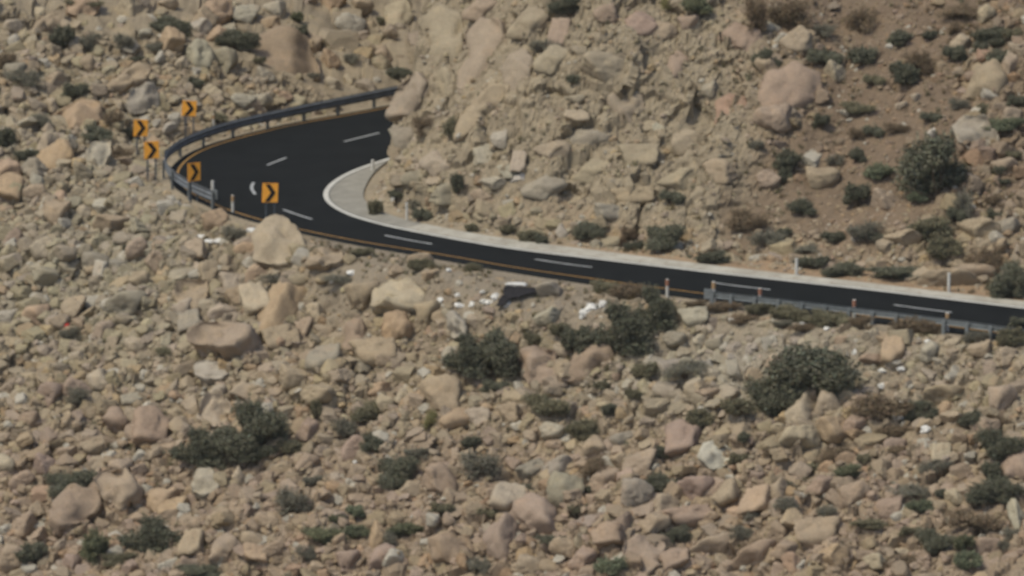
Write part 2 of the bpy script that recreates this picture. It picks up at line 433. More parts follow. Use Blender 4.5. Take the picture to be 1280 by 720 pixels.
# gutter: white kerb strip then concrete, rising a little to the verge
G = pair(A, ing)
tipm = np.exp(-((ua - 430) / 42) ** 2) * (va > 150)
i0 = int(np.argmin(np.abs(ua - 500) + (va < 250) * 999))
kerb_w = offset(A, -.28 * SGN)
ribbon('concrete_kerb', A, kerb_w, .012, KERB)
joint = offset(A, -.36 * SGN); ribbon('gutter_joint', kerb_w, joint, .009, JOINT); kerb_w = joint
cut = i0
ribbon('concrete_apron', kerb_w[:cut + 1], G[:cut + 1], .008, APRON, zb=.06)
ribbon('concrete_gutter', kerb_w[cut:], G[cut:], .008, CONC, zb=.10)
a = offset(yel, -.06); b_ = offset(yel, .06)
ribbon('yellow_edge_line', a, b_, .005, YEL)
dashes = [[(474,166),(452,171.5),(430,177)], [(358,197),(346,201.5),(334,206.5)], [(317,228),(313.5,235),(319,243)], [(354,262),(372,268.5),(390,274)],
          [(481,294),(510,300),(540,305)], [(669,324),(704,329.5),(740,334)], [(890,353),(926,358),(963,362)], [(1117,381),(1153,386),(1190,390.5)], [(1345,410),(1381,415),(1418,420)]]
Vs = []; Fs = []
for dsh in dashes:
    l = resample(px_plane(dsh), .25, 2)
    p_, q_ = offset(l, -.085), offset(l, .085); n = len(l); o_ = len(Vs) and sum(len(x) for x in Vs)
    Vs.append(np.vstack([np.c_[p_, np.full(n, .005)], np.c_[q_, np.full(n, .005)]])); i = np.arange(n - 1)
    Fs.append(np.c_[i, i + 1, n + i + 1, n + i] + o_)
link('lane_markings', mesh_from('lane_markings', np.vstack(Vs), np.vstack(Fs), WHT), 'structure')

# ------------------------------------------------------------------ rock meshes
def ico(sub):
    import bmesh
    bm = bmesh.new(); bmesh.ops.create_icosphere(bm, subdivisions=sub, radius=1)
    V = np.array([v.co[:] for v in bm.verts]); Fc = np.array([[v.index for v in f.verts] for f in bm.faces]); bm.free(); return V, Fc
ICO = {s: ico(s) for s in (1, 2, 3, 4)}
def rock_verts(seed, sub, shape='angular', hard=44):
    r_ = np.random.default_rng(seed); V, Fc = ICO[sub]
    n = {'angular': 8, 'dome': 18, 'block': 8, 'slab': 8, 'pointed': 8}[shape]
    pl = r_.normal(size=(n, 3)); pl /= np.linalg.norm(pl, axis=1)[:, None]; d = r_.uniform(.5, .95, n)
    if shape == 'block':
        base = np.array([[1, .1, .05], [-1, .15, .1], [.1, 1, 0], [0, -1, .25], [.05, 0, 1], [0, .1, -1]]) + r_.normal(0, .12, (6, 3))
        base /= np.linalg.norm(base, axis=1)[:, None]
        pl = np.vstack([base, pl[:5]]); d = np.r_[np.full(6, .6), r_.uniform(.75, .9, 5)]
    if shape == 'pointed': 
        pl[:5, 2] = np.abs(pl[:5, 2]) * .5 + .35; pl /= np.linalg.norm(pl, axis=1)[:, None]; d[:5] = r_.uniform(.45, .6, 5)
    if shape == 'slab':
        pl[0] = (r_.uniform(-.3, .3), -.2, 1); pl[0] /= np.linalg.norm(pl[0]); d[0] = .42
    k = 9 if shape == 'dome' else hard
    dot = np.maximum(V @ pl.T, 0) / d; r = ((dot ** k).sum(1) + 1e-9) ** (-1 / k); r = np.minimum(r, 1.25)
    W = V * r[:, None]
    if sub >= 3:
        nrm = V
        W = W + nrm * ((.075 if sub > 3 else .035) * fbm(W * 2.2, 4, seed % 97))[:, None]
        if sub > 3:
            hh, ee, _w = cells3(W * 1.25 + seed, seed % 50, 1.2); W = W + nrm * (.085 * hh - .035 * (1 - sstep(0, .09, ee)))[:, None]
            hh, ee, _w = cells3(W * 3.2 + seed, seed % 50 + 3, 1.2); W = W + nrm * (.045 * hh)[:, None]
        # a couple of open joints
        for q in range(2):
            a = r_.normal(size=3); a /= np.linalg.norm(a); s = W @ a - r_.uniform(-.35, .35) + .07 * fbm(W * 2, 2, 5 + q)
            W = W - nrm * (.07 * np.exp(-(s / .035) ** 2))[:, None]
    else:
        W = W + V * (r_.uniform(-.07, .07, len(V)))[:, None]
    lo, hi = W.min(0), W.max(0); return (W - (lo + hi) / 2) / (hi - lo)
SHAPES = ('angular', 'dome', 'block', 'slab', 'pointed')
LIB = {}
for k, sh in enumerate(SHAPES):
    for q in range(7 if sh == 'angular' else 4):
        W = rock_verts(100 + 31 * k + q, 4, sh)
        LIB.setdefault(sh, []).append(mesh_from('boulder_' + sh, W, ICO[4][1], ROCK, True))

COL = {  # linear base colours by name
    'tan': (.325, .268, .200), 'pale tan': (.365, .315, .242), 'orange tan': (.370, .285, .200), 'pinkish': (.305, .240, .190),
    'brown': (.290, .232, .176), 'grey': (.290, .264, .212), 'pale grey': (.345, .320, .264), 'yellowish': (.318, .274, .208), 'white': (.47, .45, .39),
    'rusty': (.318, .228, .174)}
ROCKS = []        # placed things: dict(u,v,w,h,obj,words)
USED = []         # (x, y, radius) of what is already placed
def scl(mat3): return mat3
def frame_at(q, mixn=.6):
    n = normal_at(q[0], q[1]); tc = CAM - q; tc /= np.linalg.norm(tc)
    m = tc * (1 - mixn) + n * mixn; m /= np.linalg.norm(m)
    x = np.array([1.0, 0, 0]) - m * m[0]; x /= np.linalg.norm(x); z = np.cross(m, x) * -1
    z = np.cross(x, -m); 
    if z[2] < 0: z = -z
    return x, -m, z, tc
def add_boulder(u, v, wpx, hpx, col='tan', shape='angular', tilt=0.0, name=None, depth=None, out_=.16, word=None):
    q = hit([u], [v])[0]; x, y, z, tc = frame_at(q); W = wpx / 25.0
    cz = math.sqrt(max(.2, 1 - float(z @ tc) ** 2)); H_ = hpx / 25.0 / max(cz, .55)
    line = TR.get((u, v))
    D = (depth if depth else .5 * (W + H_) / 2 + .25) * (1.35 if line else 1.5) * (.62 if (480 < u < 960 and v < 300) else 1)
    if (u, v) in DEP: D = DEP[(u, v)]
    out_ = -.02 if (480 < u < 960 and v < 300) else .13 if line else .09
    c = q - y * out_ * D
    Rm = Matrix(((x[0], y[0], z[0]), (x[1], y[1], z[1]), (x[2], y[2], z[2])))
    if line:
        pts = np.array(line, float); d = ray_dir(pts[:, 0], pts[:, 1]); t = ((c - CAM) @ y) / (d @ y)
        p = CAM + d * t[:, None] - c; lx, lz = p @ x, p @ z; cx, cz_ = lx.mean(), lz.mean(); lx = (lx - cx) * 1.05; lz = (lz - cz_) * 1.05
        c = c + x * cx + z * cz_
        an = np.arctan2(lz, lx); ra = np.hypot(lx, lz); V, Fc = ICO[4]
        sa = int(abs(u * 7 + v * 13)); r_ = np.random.default_rng(sa)
        # outline radius for every direction, from the straight edges of the polygon
        va = np.arctan2(V[:, 2], V[:, 0]); rho = np.zeros(len(V)); n_ = len(lx)
        dx, dz = np.cos(va), np.sin(va)
        for i in range(n_):
            j = (i + 1) % n_; ex, ez = lx[j] - lx[i], lz[j] - lz[i]; det = dx * ez - dz * ex
            tt = (lx[i] * ez - lz[i] * ex) / np.where(abs(det) < 1e-9, 1e-9, det); ss = (lx[i] * dz - lz[i] * dx) / np.where(abs(det) < 1e-9, 1e-9, det)
            ok = (tt > 0) & (ss >= -.02) & (ss <= 1.02); rho = np.where(ok, np.maximum(rho, tt), rho)
        rho = np.where(rho <= 0, ra.mean(), rho)
        # facets on a unit body, then stretched to outline and depth
        pl = r_.normal(size=(7, 3)); pl[:, 1] = -abs(pl[:, 1]) * 1.2; pl /= np.linalg.norm(pl, axis=1)[:, None]; dd = r_.uniform(.62, .9, 7)
        hs = np.hypot(V[:, 0], V[:, 2]); sup = (hs ** 5.5 + abs(V[:, 1]) ** 5.5) ** (-1 / 5.5)
        Wv = V * sup[:, None]; sc = Wv @ pl.T
        for kk in range(7):
            over = np.maximum(sc[:, kk] - dd[kk], 0); Wv[:, 1] -= over * pl[kk, 1] * .9
        hv = np.hypot(Wv[:, 0], Wv[:, 2])
        G_ = np.c_[np.cos(va) * hv * rho, Wv[:, 1] * D * .5, np.sin(va) * hv * rho]
        G_ += V * (.05 * min(W, 2.5) * fbm(V * 2.4 + u, 4, 3))[:, None]
        hh, ee, _w = cells3(V * 1.15 + u, 7, 1.9); G_[:, 1] += min(W, 2.4) * (.13 * hh + .05 * (1 - sstep(0, .08, ee)))
        hh, ee, _w = cells3(G_ * 2.2 + u, 8, 1.2); G_[:, 1] += .06 * hh
        for kk in range(2):
            a_ = r_.normal(size=3); a_ /= np.linalg.norm(a_); s_ = V @ a_ - r_.uniform(-.4, .4) + .1 * fbm(V * 2, 2, 5 + kk)
            G_ -= V * (.05 * min(W, 2) * np.exp(-(s_ / .03) ** 2))[:, None]
        o = link('boulder', mesh_from('boulder_traced', G_, Fc, ROCK, True)); o.location = c; o.rotation_euler = Rm.to_euler()
    else:
        o = link('boulder', random.choice(LIB[shape])); o.location = c
        o.rotation_euler = (Rm @ Matrix.Rotation(R(tilt), 3, 'Y') @ Matrix.Rotation(R(YAW.get((u, v), random.uniform(-28, 28))), 3, 'Z')).to_euler()
        o.scale = (W * 1.05 * random.choice((1, 1, -1)), D * 1.1, H_ * 1.05)
    k = random.uniform(.95, 1.06); cc = COL[col]
    o.color = (cc[0] * k, cc[1] * k * random.uniform(.98, 1.02), cc[2] * k * random.uniform(.95, 1.05), 1)
    USED.append((q[0], q[1], .36 * (W + H_) / 2 + .06))
    ROCKS.append(dict(u=u, v=v, w=wpx, h=hpx, o=o, col=col, shape=shape, fixed=name, kind='boulder', word=word))
    return o
YAW = {(353,396): -38, (321,384): 20, (266,467): -20}
DEP = {(353,396): 2.6, (321,384): 2.0, (348,308): 2.8, (281,428): 2.8, (505,372): 2.4, (240,377): 2.2, (266,467): 1.8, (150,612): 2.2, (95,642): 2.2, (737,457): 2.2, (90,153): 2.6, (268,518): 2.0, (257,602): 1.6}
TR = {
 (348,308): [(320,302),(332,292),(347,280),(360,281),(374,292),(380,307),(388,325),(375,335),(355,339),(340,336),(322,330)],
 (281,428): [(241,422),(260,410),(295,406),(320,417),(318,432),(302,446),(287,448),(270,440),(243,432)],
 (240,377): [(225,355),(260,352),(261,377),(252,398),(230,400),(221,380)],
 (408,325): [(382,335),(392,318),(407,313),(427,316),(430,330),(410,337)],
 (266,467): [(247,453),(287,457),(288,470),(280,479),(260,479),(245,470)],
 (90,153): [(50,167),(63,147),(103,133),(127,140),(128,157),(103,170),(67,177)],
 (65,197): [(40,200),(57,185),(87,187),(93,203),(77,215),(43,213)],
 (122,203): [(107,200),(117,182),(138,180),(137,200),(123,220),(107,217)],
 (358,75): [(312,60),(340,43),(380,55),(396,85),(396,103),(370,112),(320,90)],
 (505,372): [(467,390),(470,363),(493,352),(517,352),(533,370),(533,390),(507,392),(487,388)],
 (737,457): [(695,475),(715,457),(740,430),(755,430),(767,445),(770,455),(750,470),(725,480)],
 (677,460): [(654,442),(675,437),(695,442),(700,460),(690,480),(662,480),(655,462)],
 (100,10): [(83,18),(85,-8),(120,-10),(124,10),(112,22),(95,22)],
 (268,518): [(247,520),(260,500),(277,497),(290,510),(287,530),(267,538)],
 (150,612): [(120,603),(133,590),(160,590),(177,610),(173,623),(153,638),(133,627)],
 (95,642): [(63,657),(67,633),(93,617),(123,623),(127,637),(100,657),(77,667)],
 (257,602): [(243,587),(267,587),(275,610),(257,622),(242,617)],
 (513,128): [(489,150),(490,130),(500,112),(525,92),(534,105),(532,125),(517,145)],
 (552,50): [(526,27),(553,8),(577,20),(583,73),(573,97),(550,100),(528,87)],
 (612,72): [(580,43),(603,22),(630,30),(640,67),(622,97),(597,117),(580,120)],
 (590,150): [(570,167),(585,132),(615,109),(640,110),(630,125),(600,160),(573,185)],
 (786,133): [(760,153),(760,120),(780,112),(803,120),(807,143),(790,158),(773,158)],
 (905,140): [(898,168),(897,127),(913,117),(940,127),(957,135),(942,148)],
 (990,108): [(960,93),(993,85),(1023,97),(1028,123),(1000,143),(960,153),(945,127)],
 (1233,103): [(1205,97),(1212,75),(1235,70),(1252,82),(1260,103),(1253,123),(1228,133),(1208,123)],
 (1222,172): [(1190,160),(1207,147),(1233,150),(1247,173),(1247,190),(1223,197),(1200,180)],
 (893,572): [(873,577),(880,560),(900,555),(915,563),(910,580),(893,587)],
 (1268,582): [(1250,580),(1260,567),(1287,557),(1295,600),(1260,603)],
 (250,75): [(233,63),(240,57),(257,58),(267,70),(260,90),(240,85)],
 (262,18): [(235,27),(257,7),(287,0),(290,20),(267,37),(240,35)],
 (55,38): [(23,60),(47,27),(77,13),(80,33),(53,50)],
 (158,100): [(123,117),(143,97),(167,83),(187,88),(180,107),(150,117)],
 (497,25): [(480,43),(480,10),(507,3),(517,20),(503,43)],
 (443,420): [(430,440),(433,407),(453,400),(460,427),(460,443)],
 (497,412): [(477,417),(483,397),(507,393),(517,410),(507,423),(487,427)],
 (573,408): [(560,412),(562,395),(570,391),(585,405),(585,420),(568,423)],
 (800,698): [(777,707),(780,680),(803,675),(827,687),(827,710),(807,722)],
 (565,685): [(537,680),(567,667),(587,673),(590,693),(573,707),(543,703)],
 (507,497): [(493,507),(500,487),(513,483),(520,500),(507,510)],
 (178,127): [(155,133),(165,115),(190,110),(200,122),(195,140),(165,145)],
}
#  u, v, w, h, colour, shape, tilt, own label
B_ = [
 (100,10,42,30,'orange tan','dome',0), (55,38,52,34,'tan','slab',-38), (165,18,46,30,'pale tan','angular',0), (262,18,54,38,'orange tan','slab',-20),
 (302,22,46,28,'pale grey','angular',-15), (250,75,37,40,'pale grey','pointed',0), (158,100,70,30,'tan','slab',-10), (178,127,52,34,'pale grey','angular',-12),
 (90,153,84,44,'orange tan','dome',0,'largest orange tan boulder, left of the chevron signs'), (65,197,52,32,'orange tan','block',0), (33,178,32,27,'pale tan','angular',0),
 (122,203,34,44,'pale grey','block',8), (45,217,42,26,'grey','angular',0), (158,209,44,12,'tan','slab',0), (210,163,20,18,'pale grey','dome',0),
 (47,18,15,23,'pale tan','pointed',0), (65,135,21,23,'pale tan','angular',0), (181,43,20,16,'pale grey','dome',0), (200,48,11,9,'white','angular',0),
 (358,75,82,66,'brown','slab',22,'big pinkish brown slab rock sloping above the far guardrail'), (413,78,29,25,'orange tan','angular',0), (497,25,42,38,'pale tan','block',0),
 (437,35,46,30,'pale grey','angular',0), (452,8,32,20,'tan','dome',0), (354,122,27,16,'orange tan','angular',0), (390,55,30,24,'tan','angular',0), (415,108,30,18,'pale tan','angular',0),
 (345,18,36,24,'pale grey','angular',-15), (332,98,28,20,'pale grey','angular',0), (478,70,30,30,'tan','pointed',0), (300,128,36,20,'pale grey','angular',0), (262,118,30,22,'pale tan','angular',0),
 (110,85,30,22,'tan','angular',0), (20,95,36,24,'grey','angular',0), (15,35,32,22,'pale tan','angular',0), (10,130,26,20,'tan','angular',0),
 # spur
 (513,128,50,64,'yellowish','block',12,'smooth tan rock nose that hides the far end of the guardrail'), (552,50,62,86,'yellowish','block',4), (612,72,66,104,'tan','dome',0),
 (560,105,44,44,'yellowish','angular',0), (505,175,34,40,'grey','angular',0), (545,205,56,36,'yellowish','angular',0), (590,150,44,60,'tan','slab',-35), (650,90,56,60,'yellowish','angular',0),
 (625,175,26,26,'pale grey','angular',0), (605,195,30,28,'pale grey','block',0), (634,215,30,20,'pale grey','angular',0), (617,228,34,18,'pale grey','slab',0), (648,203,22,30,'pale tan','block',0),
 (520,225,40,30,'grey','angular',0), (560,245,50,28,'grey','angular',0), (600,250,44,26,'tan','angular',0), (648,224,24,14,'white','slab',-20),
 (757,17,32,26,'pinkish','dome',0), (700,42,32,42,'pinkish','block',0), (718,127,37,20,'grey','slab',0), (720,145,33,16,'pale tan','block',0),
 (786,133,54,50,'yellowish','dome',0,'round domed tan boulder set in the cliff'), (845,87,38,48,'pinkish','dome',0), (885,113,25,21,'grey','angular',0), (822,160,18,16,'pale grey','angular',0),
 (905,140,54,50,'rusty','pointed',30,'reddish pointed rock face jutting from the cliff above the straight'), (925,50,66,50,'pinkish','slab',15), (760,85,70,40,'yellowish','angular',0), (690,75,50,40,'yellowish','angular',0),
 (735,175,60,34,'grey','angular',0), (690,190,50,34,'yellowish','slab',0), (680,235,60,34,'grey','angular',0), (740,215,56,34,'yellowish','angular',0), (800,195,60,34,'yellowish','slab',10),
 (860,180,50,40,'yellowish','angular',0), (850,225,60,30,'yellowish','slab',-15), (790,245,60,26,'tan','slab',0), (900,215,46,34,'tan','angular',0), (703,288,20,24,'pale grey','pointed',0), (760,265,40,22,'pale grey','slab',0),
 (660,30,60,44,'yellowish','angular',0), (600,12,50,34,'tan','angular',0), (800,30,44,34,'pinkish','angular',0), (830,40,36,30,'tan','angular',0), (860,30,30,24,'pinkish','angular',0),
 (990,108,76,58,'pinkish','slab',8,'broad flat pinkish rock face with a crack near its top'), (1045,93,31,27,'pale tan','angular',0), (1000,52,42,38,'tan','angular',0), (960,85,36,28,'tan','angular',0), (965,150,46,36,'pinkish','angular',0),
 (1233,103,60,60,'tan','block',0,'squarish boulder with a smaller rock framed by dark joints in its face'), (1222,172,58,50,'pale grey','dome',0), (1233,20,28,22,'pale tan','angular',0), (1200,55,26,24,'pale tan','angular',0),
 (1262,85,30,36,'tan','angular',0), (1165,168,12,12,'white','dome',0), (1057,143,12,10,'pale grey','dome',0), (1265,150,30,24,'tan','angular',0), (1112,60,12,8,'white','dome',0),
 (1146,125,14,10,'pale tan','angular',0), (1128,134,18,9,'pale tan','angular',0), (960,225,34,26,'tan','angular',0), (1030,225,44,30,'tan','angular',0), (1110,255,40,24,'tan','angular',0), (1225,290,60,32,'tan','slab',10),
 (1190,354,84,14,'tan','dome',0), (1220,345,50,24,'tan','dome',0), (1255,215,36,24,'tan','angular',0), (1130,300,50,18,'tan','slab',0),
 # left, below the bend
 (240,377,44,52,'tan','block',0,'upright tan block boulder left of the split-faced boulder'), (281,428,80,40,'tan','slab',6,'broad flat-topped tan boulder above a dark hollow'), (266,467,42,34,'pale grey','block',5),
 (22,303,25,27,'brown','dome',0), (56,313,35,33,'pale tan','angular',0), (173,313,29,27,'tan','dome',0), (140,282,52,18,'tan','slab',0), (172,287,28,18,'grey','angular',0), (270,278,38,27,'orange tan','angular',0),
 (245,317,34,22,'tan','angular',0), (55,350,48,24,'grey','slab',0), (130,417,34,24,'tan','angular',0), (90,387,30,30,'tan','angular',0), (308,318,34,20,'orange tan','slab',0), (160,385,60,30,'grey','slab',-10),
 (348,308,72,58,'pale tan','dome',0,'huge domed pale tan boulder at the road edge under the low sign'), (408,325,54,26,'tan','dome',0), (353,396,40,78,'orange tan','block',6,'tall upright block boulder with a dark shaded face on its right'), (321,384,40,46,'pale tan','block',-8),
 (505,372,66,46,'pale tan','dome',0), (497,412,42,36,'orange tan','dome',0), (443,420,38,42,'brown','angular',0), (573,408,32,36,'pale grey','pointed',0,'pale boulder with a reddish left side left of the litter'),
 (408,455,40,38,'grey','block',10), (375,418,34,34,'tan','angular',0), (455,372,50,34,'tan','angular',0), (535,395,34,34,'tan','angular',0), (470,445,60,34,'tan','slab',0), (395,392,30,20,'pale tan','angular',0),
 (527,330,36,10,'tan','dome',0), (296,375,30,22,'brown','angular',0),
 (737,457,82,46,'pinkish','slab',-22,'long pinkish slab boulder sloping under the roadside bush'), (677,460,50,46,'pinkish','block',0), (640,455,24,22,'pinkish','angular',0), (683,400,36,20,'pale grey','angular',0), (688,368,44,16,'grey','slab',0),
 (1118,440,28,36,'orange tan','block',0), (1163,442,28,26,'pale grey','angular',0), (1092,452,40,16,'pinkish','slab',0), (1070,505,30,24,'tan','angular',0), (870,400,40,24,'pale grey','slab',0), (845,425,34,20,'grey','angular',0),
 (268,518,52,46,'pale tan','dome',0), (187,542,50,44,'pinkish','block',0), (150,612,58,52,'tan','block',-18), (95,642,70,46,'brown','slab',-14), (257,602,36,40,'pale grey','angular',20,'grey-white wedge boulder between the two dark bushes at lower left'),
 (185,510,16,18,'white','pointed',0), (8,583,26,30,'pale tan','dome',0), (282,690,44,38,'tan','dome',0), (243,685,30,36,'tan','block',0), (298,596,19,26,'pale tan','pointed',0), (318,680,30,26,'tan','dome',0),
 (335,655,34,24,'tan','angular',0), (60,585,34,26,'pinkish','angular',0), (30,660,36,30,'pinkish','angular',0), (120,560,36,18,'tan','slab',-15), (20,700,40,26,'tan','dome',0), (215,640,36,26,'orange tan','angular',0),
 (507,497,30,30,'pale tan','pointed',0), (555,500,60,44,'tan','angular',0), (550,605,40,50,'pinkish','slab',-35), (565,685,54,46,'brown','dome',0), (625,680,44,52,'pinkish','angular',0), (400,495,50,26,'tan','angular',0),
 (370,475,40,26,'tan','angular',0), (385,540,30,30,'pinkish','angular',0), (345,690,30,20,'pinkish','dome',0), (480,700,40,30,'pinkish','dome',0), (435,705,34,26,'pinkish','angular',0), (640,520,34,24,'tan','angular',0),
 (893,572,42,34,'white','dome',0,'cream white rounded boulder, the palest of the lower slope'), (857,555,42,38,'pinkish','block',0), (763,672,42,26,'pinkish','block',0), (800,698,54,46,'tan','dome',0), (672,648,64,50,'pinkish','dome',0),
 (707,688,36,24,'tan','angular',0), (665,712,40,30,'tan','dome',0), (745,560,40,34,'tan','pointed',0), (730,700,36,30,'pinkish','angular',0), (755,605,50,34,'pinkish','angular',0), (870,615,50,30,'pinkish','slab',0),
 (910,620,36,34,'tan','block',0), (950,630,40,34,'orange tan','block',0), (860,650,60,24,'pinkish','slab',-12), (895,690,70,24,'tan','slab',-12), (945,700,60,24,'pinkish','slab',-20), (885,495,34,16,'pinkish','slab',0),
 (830,640,44,26,'tan','angular',0), (690,540,34,20,'pale grey','angular',0), (700,590,44,22,'grey','slab',0), (665,590,36,20,'grey','slab',-30),
 (1268,582,46,46,'pinkish','block',0,'smooth pinkish boulder cut off by the right edge'), (1000,525,40,38,'pale tan','angular',0), (1010,495,25,26,'tan','pointed',0), (1035,508,32,32,'pale tan','dome',0), (998,549,52,28,'pale tan','slab',-15),
 (1197,625,24,24,'pale tan','dome',0), (1272,650,22,36,'pale grey','angular',0), (1020,673,60,36,'tan','slab',-10), (1042,698,40,26,'orange tan','slab',-8), (992,708,28,26,'rusty','angular',0), (1095,706,32,18,'pale tan','angular',0),
 (1065,535,34,26,'pinkish','angular',0), (1180,495,50,22,'tan','slab',0), (1120,565,34,24,'pinkish','angular',0), (1070,620,36,24,'pinkish','angular',0), (1110,640,34,30,'pinkish','angular',0), (1025,610,34,24,'pinkish','angular',0),
 (1225,440,30,20,'tan','angular',0), (1260,450,26,22,'tan','angular',0), (1235,690,40,22,'pinkish','slab',0), (1130,692,16,10,'pale tan','angular',0), (970,620,30,24,'tan','angular',0), (980,690,34,24,'pinkish','angular',0),
]
prefill([e[:2] for e in B_])
for e in B_:
    add_boulder(*e[:7], name=e[7] if len(e) > 7 else None)

# ------------------------------------------------------------------ shrubs
def shrub_mesh(seed, dens=1.0, twiggy=False, ls=1.0):
    r_ = np.random.default_rng(seed); nl = r_.integers(7, 12)
    cen = np.c_[r_.uniform(-.34, .34, nl), r_.uniform(-.30, .30, nl), r_.uniform(.22, .72, nl)]
    cen[:, 2] -= .45 * (np.hypot(cen[:, 0], cen[:, 1])) ; cen[:, 2] = np.clip(cen[:, 2], .14, .8)
    rad = r_.uniform(.16, .28, nl)
    pts = []; shade = []
    for c, r in zip(cen, rad):
        n = int(620 * dens * (r / .2) ** 2); v = r_.normal(size=(n, 3)); v /= np.linalg.norm(v, axis=1)[:, None]
        rr = r * (r_.random(n) ** .45) * (1 + .35 * vnoise(v * 3 + seed, 3))
        pts.append(c + v * rr[:, None] * [1, 1, .85]); shade.append(np.full(n, r_.uniform(.8, 1.2)))
        # sprigs that break the outline
        for _ in range(7):
            a = r_.normal(size=3); a[2] = abs(a[2]) + .2; a /= np.linalg.norm(a); tt = r_.random(14)
            pts.append(c + a * r * (.8 + .65 * tt[:, None]) + r_.normal(0, .012, (14, 3))); shade.append(np.full(14, r_.uniform(.9, 1.3)))
    Pp = np.vstack(pts); Sh = np.concatenate(shade); Pp[:, 2] = np.maximum(Pp[:, 2], .02)
    n = len(Pp); a = r_.normal(size=(n, 3)); a /= np.linalg.norm(a, axis=1)[:, None]; b = np.cross(a, r_.normal(size=(n, 3))); b /= np.linalg.norm(b, axis=1)[:, None]
    s = r_.uniform(.014, .030, n)[:, None] * (.7 if twiggy else 1) * ls
    V = np.stack([Pp - a * s * 1.6, Pp + b * s * .8, Pp + a * s * 1.6, Pp - b * s * .8], 1).reshape(-1, 3)
    Fq = np.arange(4 * n).reshape(-1, 4)
    tn = np.repeat((Sh * np.where(r_.random(n) < .14, r_.uniform(1.2, 1.6, n), r_.uniform(.7, 1.2, n)))[:, None] * np.array([1, 1, 1]) * np.c_[r_.uniform(.9, 1.15, n), np.ones(n), r_.uniform(.85, 1.05, n)], 4, axis=0)  # sunlit leaf tips painted in as a random share of brighter leaves
    leaves = mesh_from('foliage', V, Fq, LEAF, False, tn)
    TV, TF = [], []
    for c in list(cen) + [c_ + r_.normal(0, .12, 3) for c_ in cen]:
        p0 = np.array([r_.uniform(-.05, .05), r_.uniform(-.05, .05), -.12]); p1 = (p0 + c) / 2 + r_.normal(0, .04, 3); p2 = np.array(c)
        for q, (s0, s1, ra, rb) in enumerate(((p0, p1, .014, .010), (p1, p2, .010, .004))):
            d = s1 - s0; d = d / np.linalg.norm(d); e1 = np.cross(d, [0.3, .9, .1]); e1 /= np.linalg.norm(e1); e2 = np.cross(d, e1); o_ = len(TV)
            for pp, rr in ((s0, ra), (s1, rb)):
                for k in range(4):
                    an = k * math.pi / 2; TV.append(pp + rr * (math.cos(an) * e1 + math.sin(an) * e2))
            for k in range(4): TF.append([o_ + k, o_ + (k + 1) % 4, o_ + 4 + (k + 1) % 4, o_ + 4 + k])
    return leaves, mesh_from('stems', TV, TF, M['twig'])
SHLIB = [shrub_mesh(900 + q, 1.3) for q in range(7)]
BIG = [shrub_mesh(930 + q, 3.0, False, .62) for q in range(5)]
THIN = [shrub_mesh(950 + q, .55, True) for q in range(5)]
SCOL = {'dark green': (.128, .132, .098), 'green': (.150, .160, .102), 'olive': (.180, .170, .115), 'grey': (.185, .180, .145), 'brown': (.190, .150, .105), 'sage green': (.165, .185, .125),
        'yellow-green': (.23, .22, .11)}
SHRUBS = []
def add_shrub(u, v, wpx, hpx, col='dark green', name=None, cat='shrub'):
    q = hit([u], [v + hpx * .40])[0]; Wd = wpx / 25 * 1.15; Hh = hpx / 25 * 1.22
    lv, st = random.choice(THIN if col in ('grey', 'brown', 'yellow-green') else BIG if wpx > 38 else SHLIB)
    o = link('shrub', lv); o.location = (q[0], q[1] - .12, q[2] + .02)
    dep = min(Wd, max(Hh * .9, .5 * Wd))
    n = normal_at(q[0], q[1]); lean = min(math.atan2(-n[1], n[2]), .5)
    o.rotation_euler = (lean * .35, 0, random.choice((0, math.pi)) + random.uniform(-.3, .3)); o.scale = (Wd, dep, Hh)
    k = random.uniform(.88, 1.12); c = SCOL[col]; o.color = (c[0] * k, c[1] * k, c[2] * k, 1)
    s = link('stems', st, None, o)
    USED.append((q[0], q[1] - .2, .34 * max(Wd, .4)))
    SHRUBS.append(dict(u=u, v=v, w=wpx, h=hpx, o=o, col=col, fixed=name, kind='shrub', shape=''))
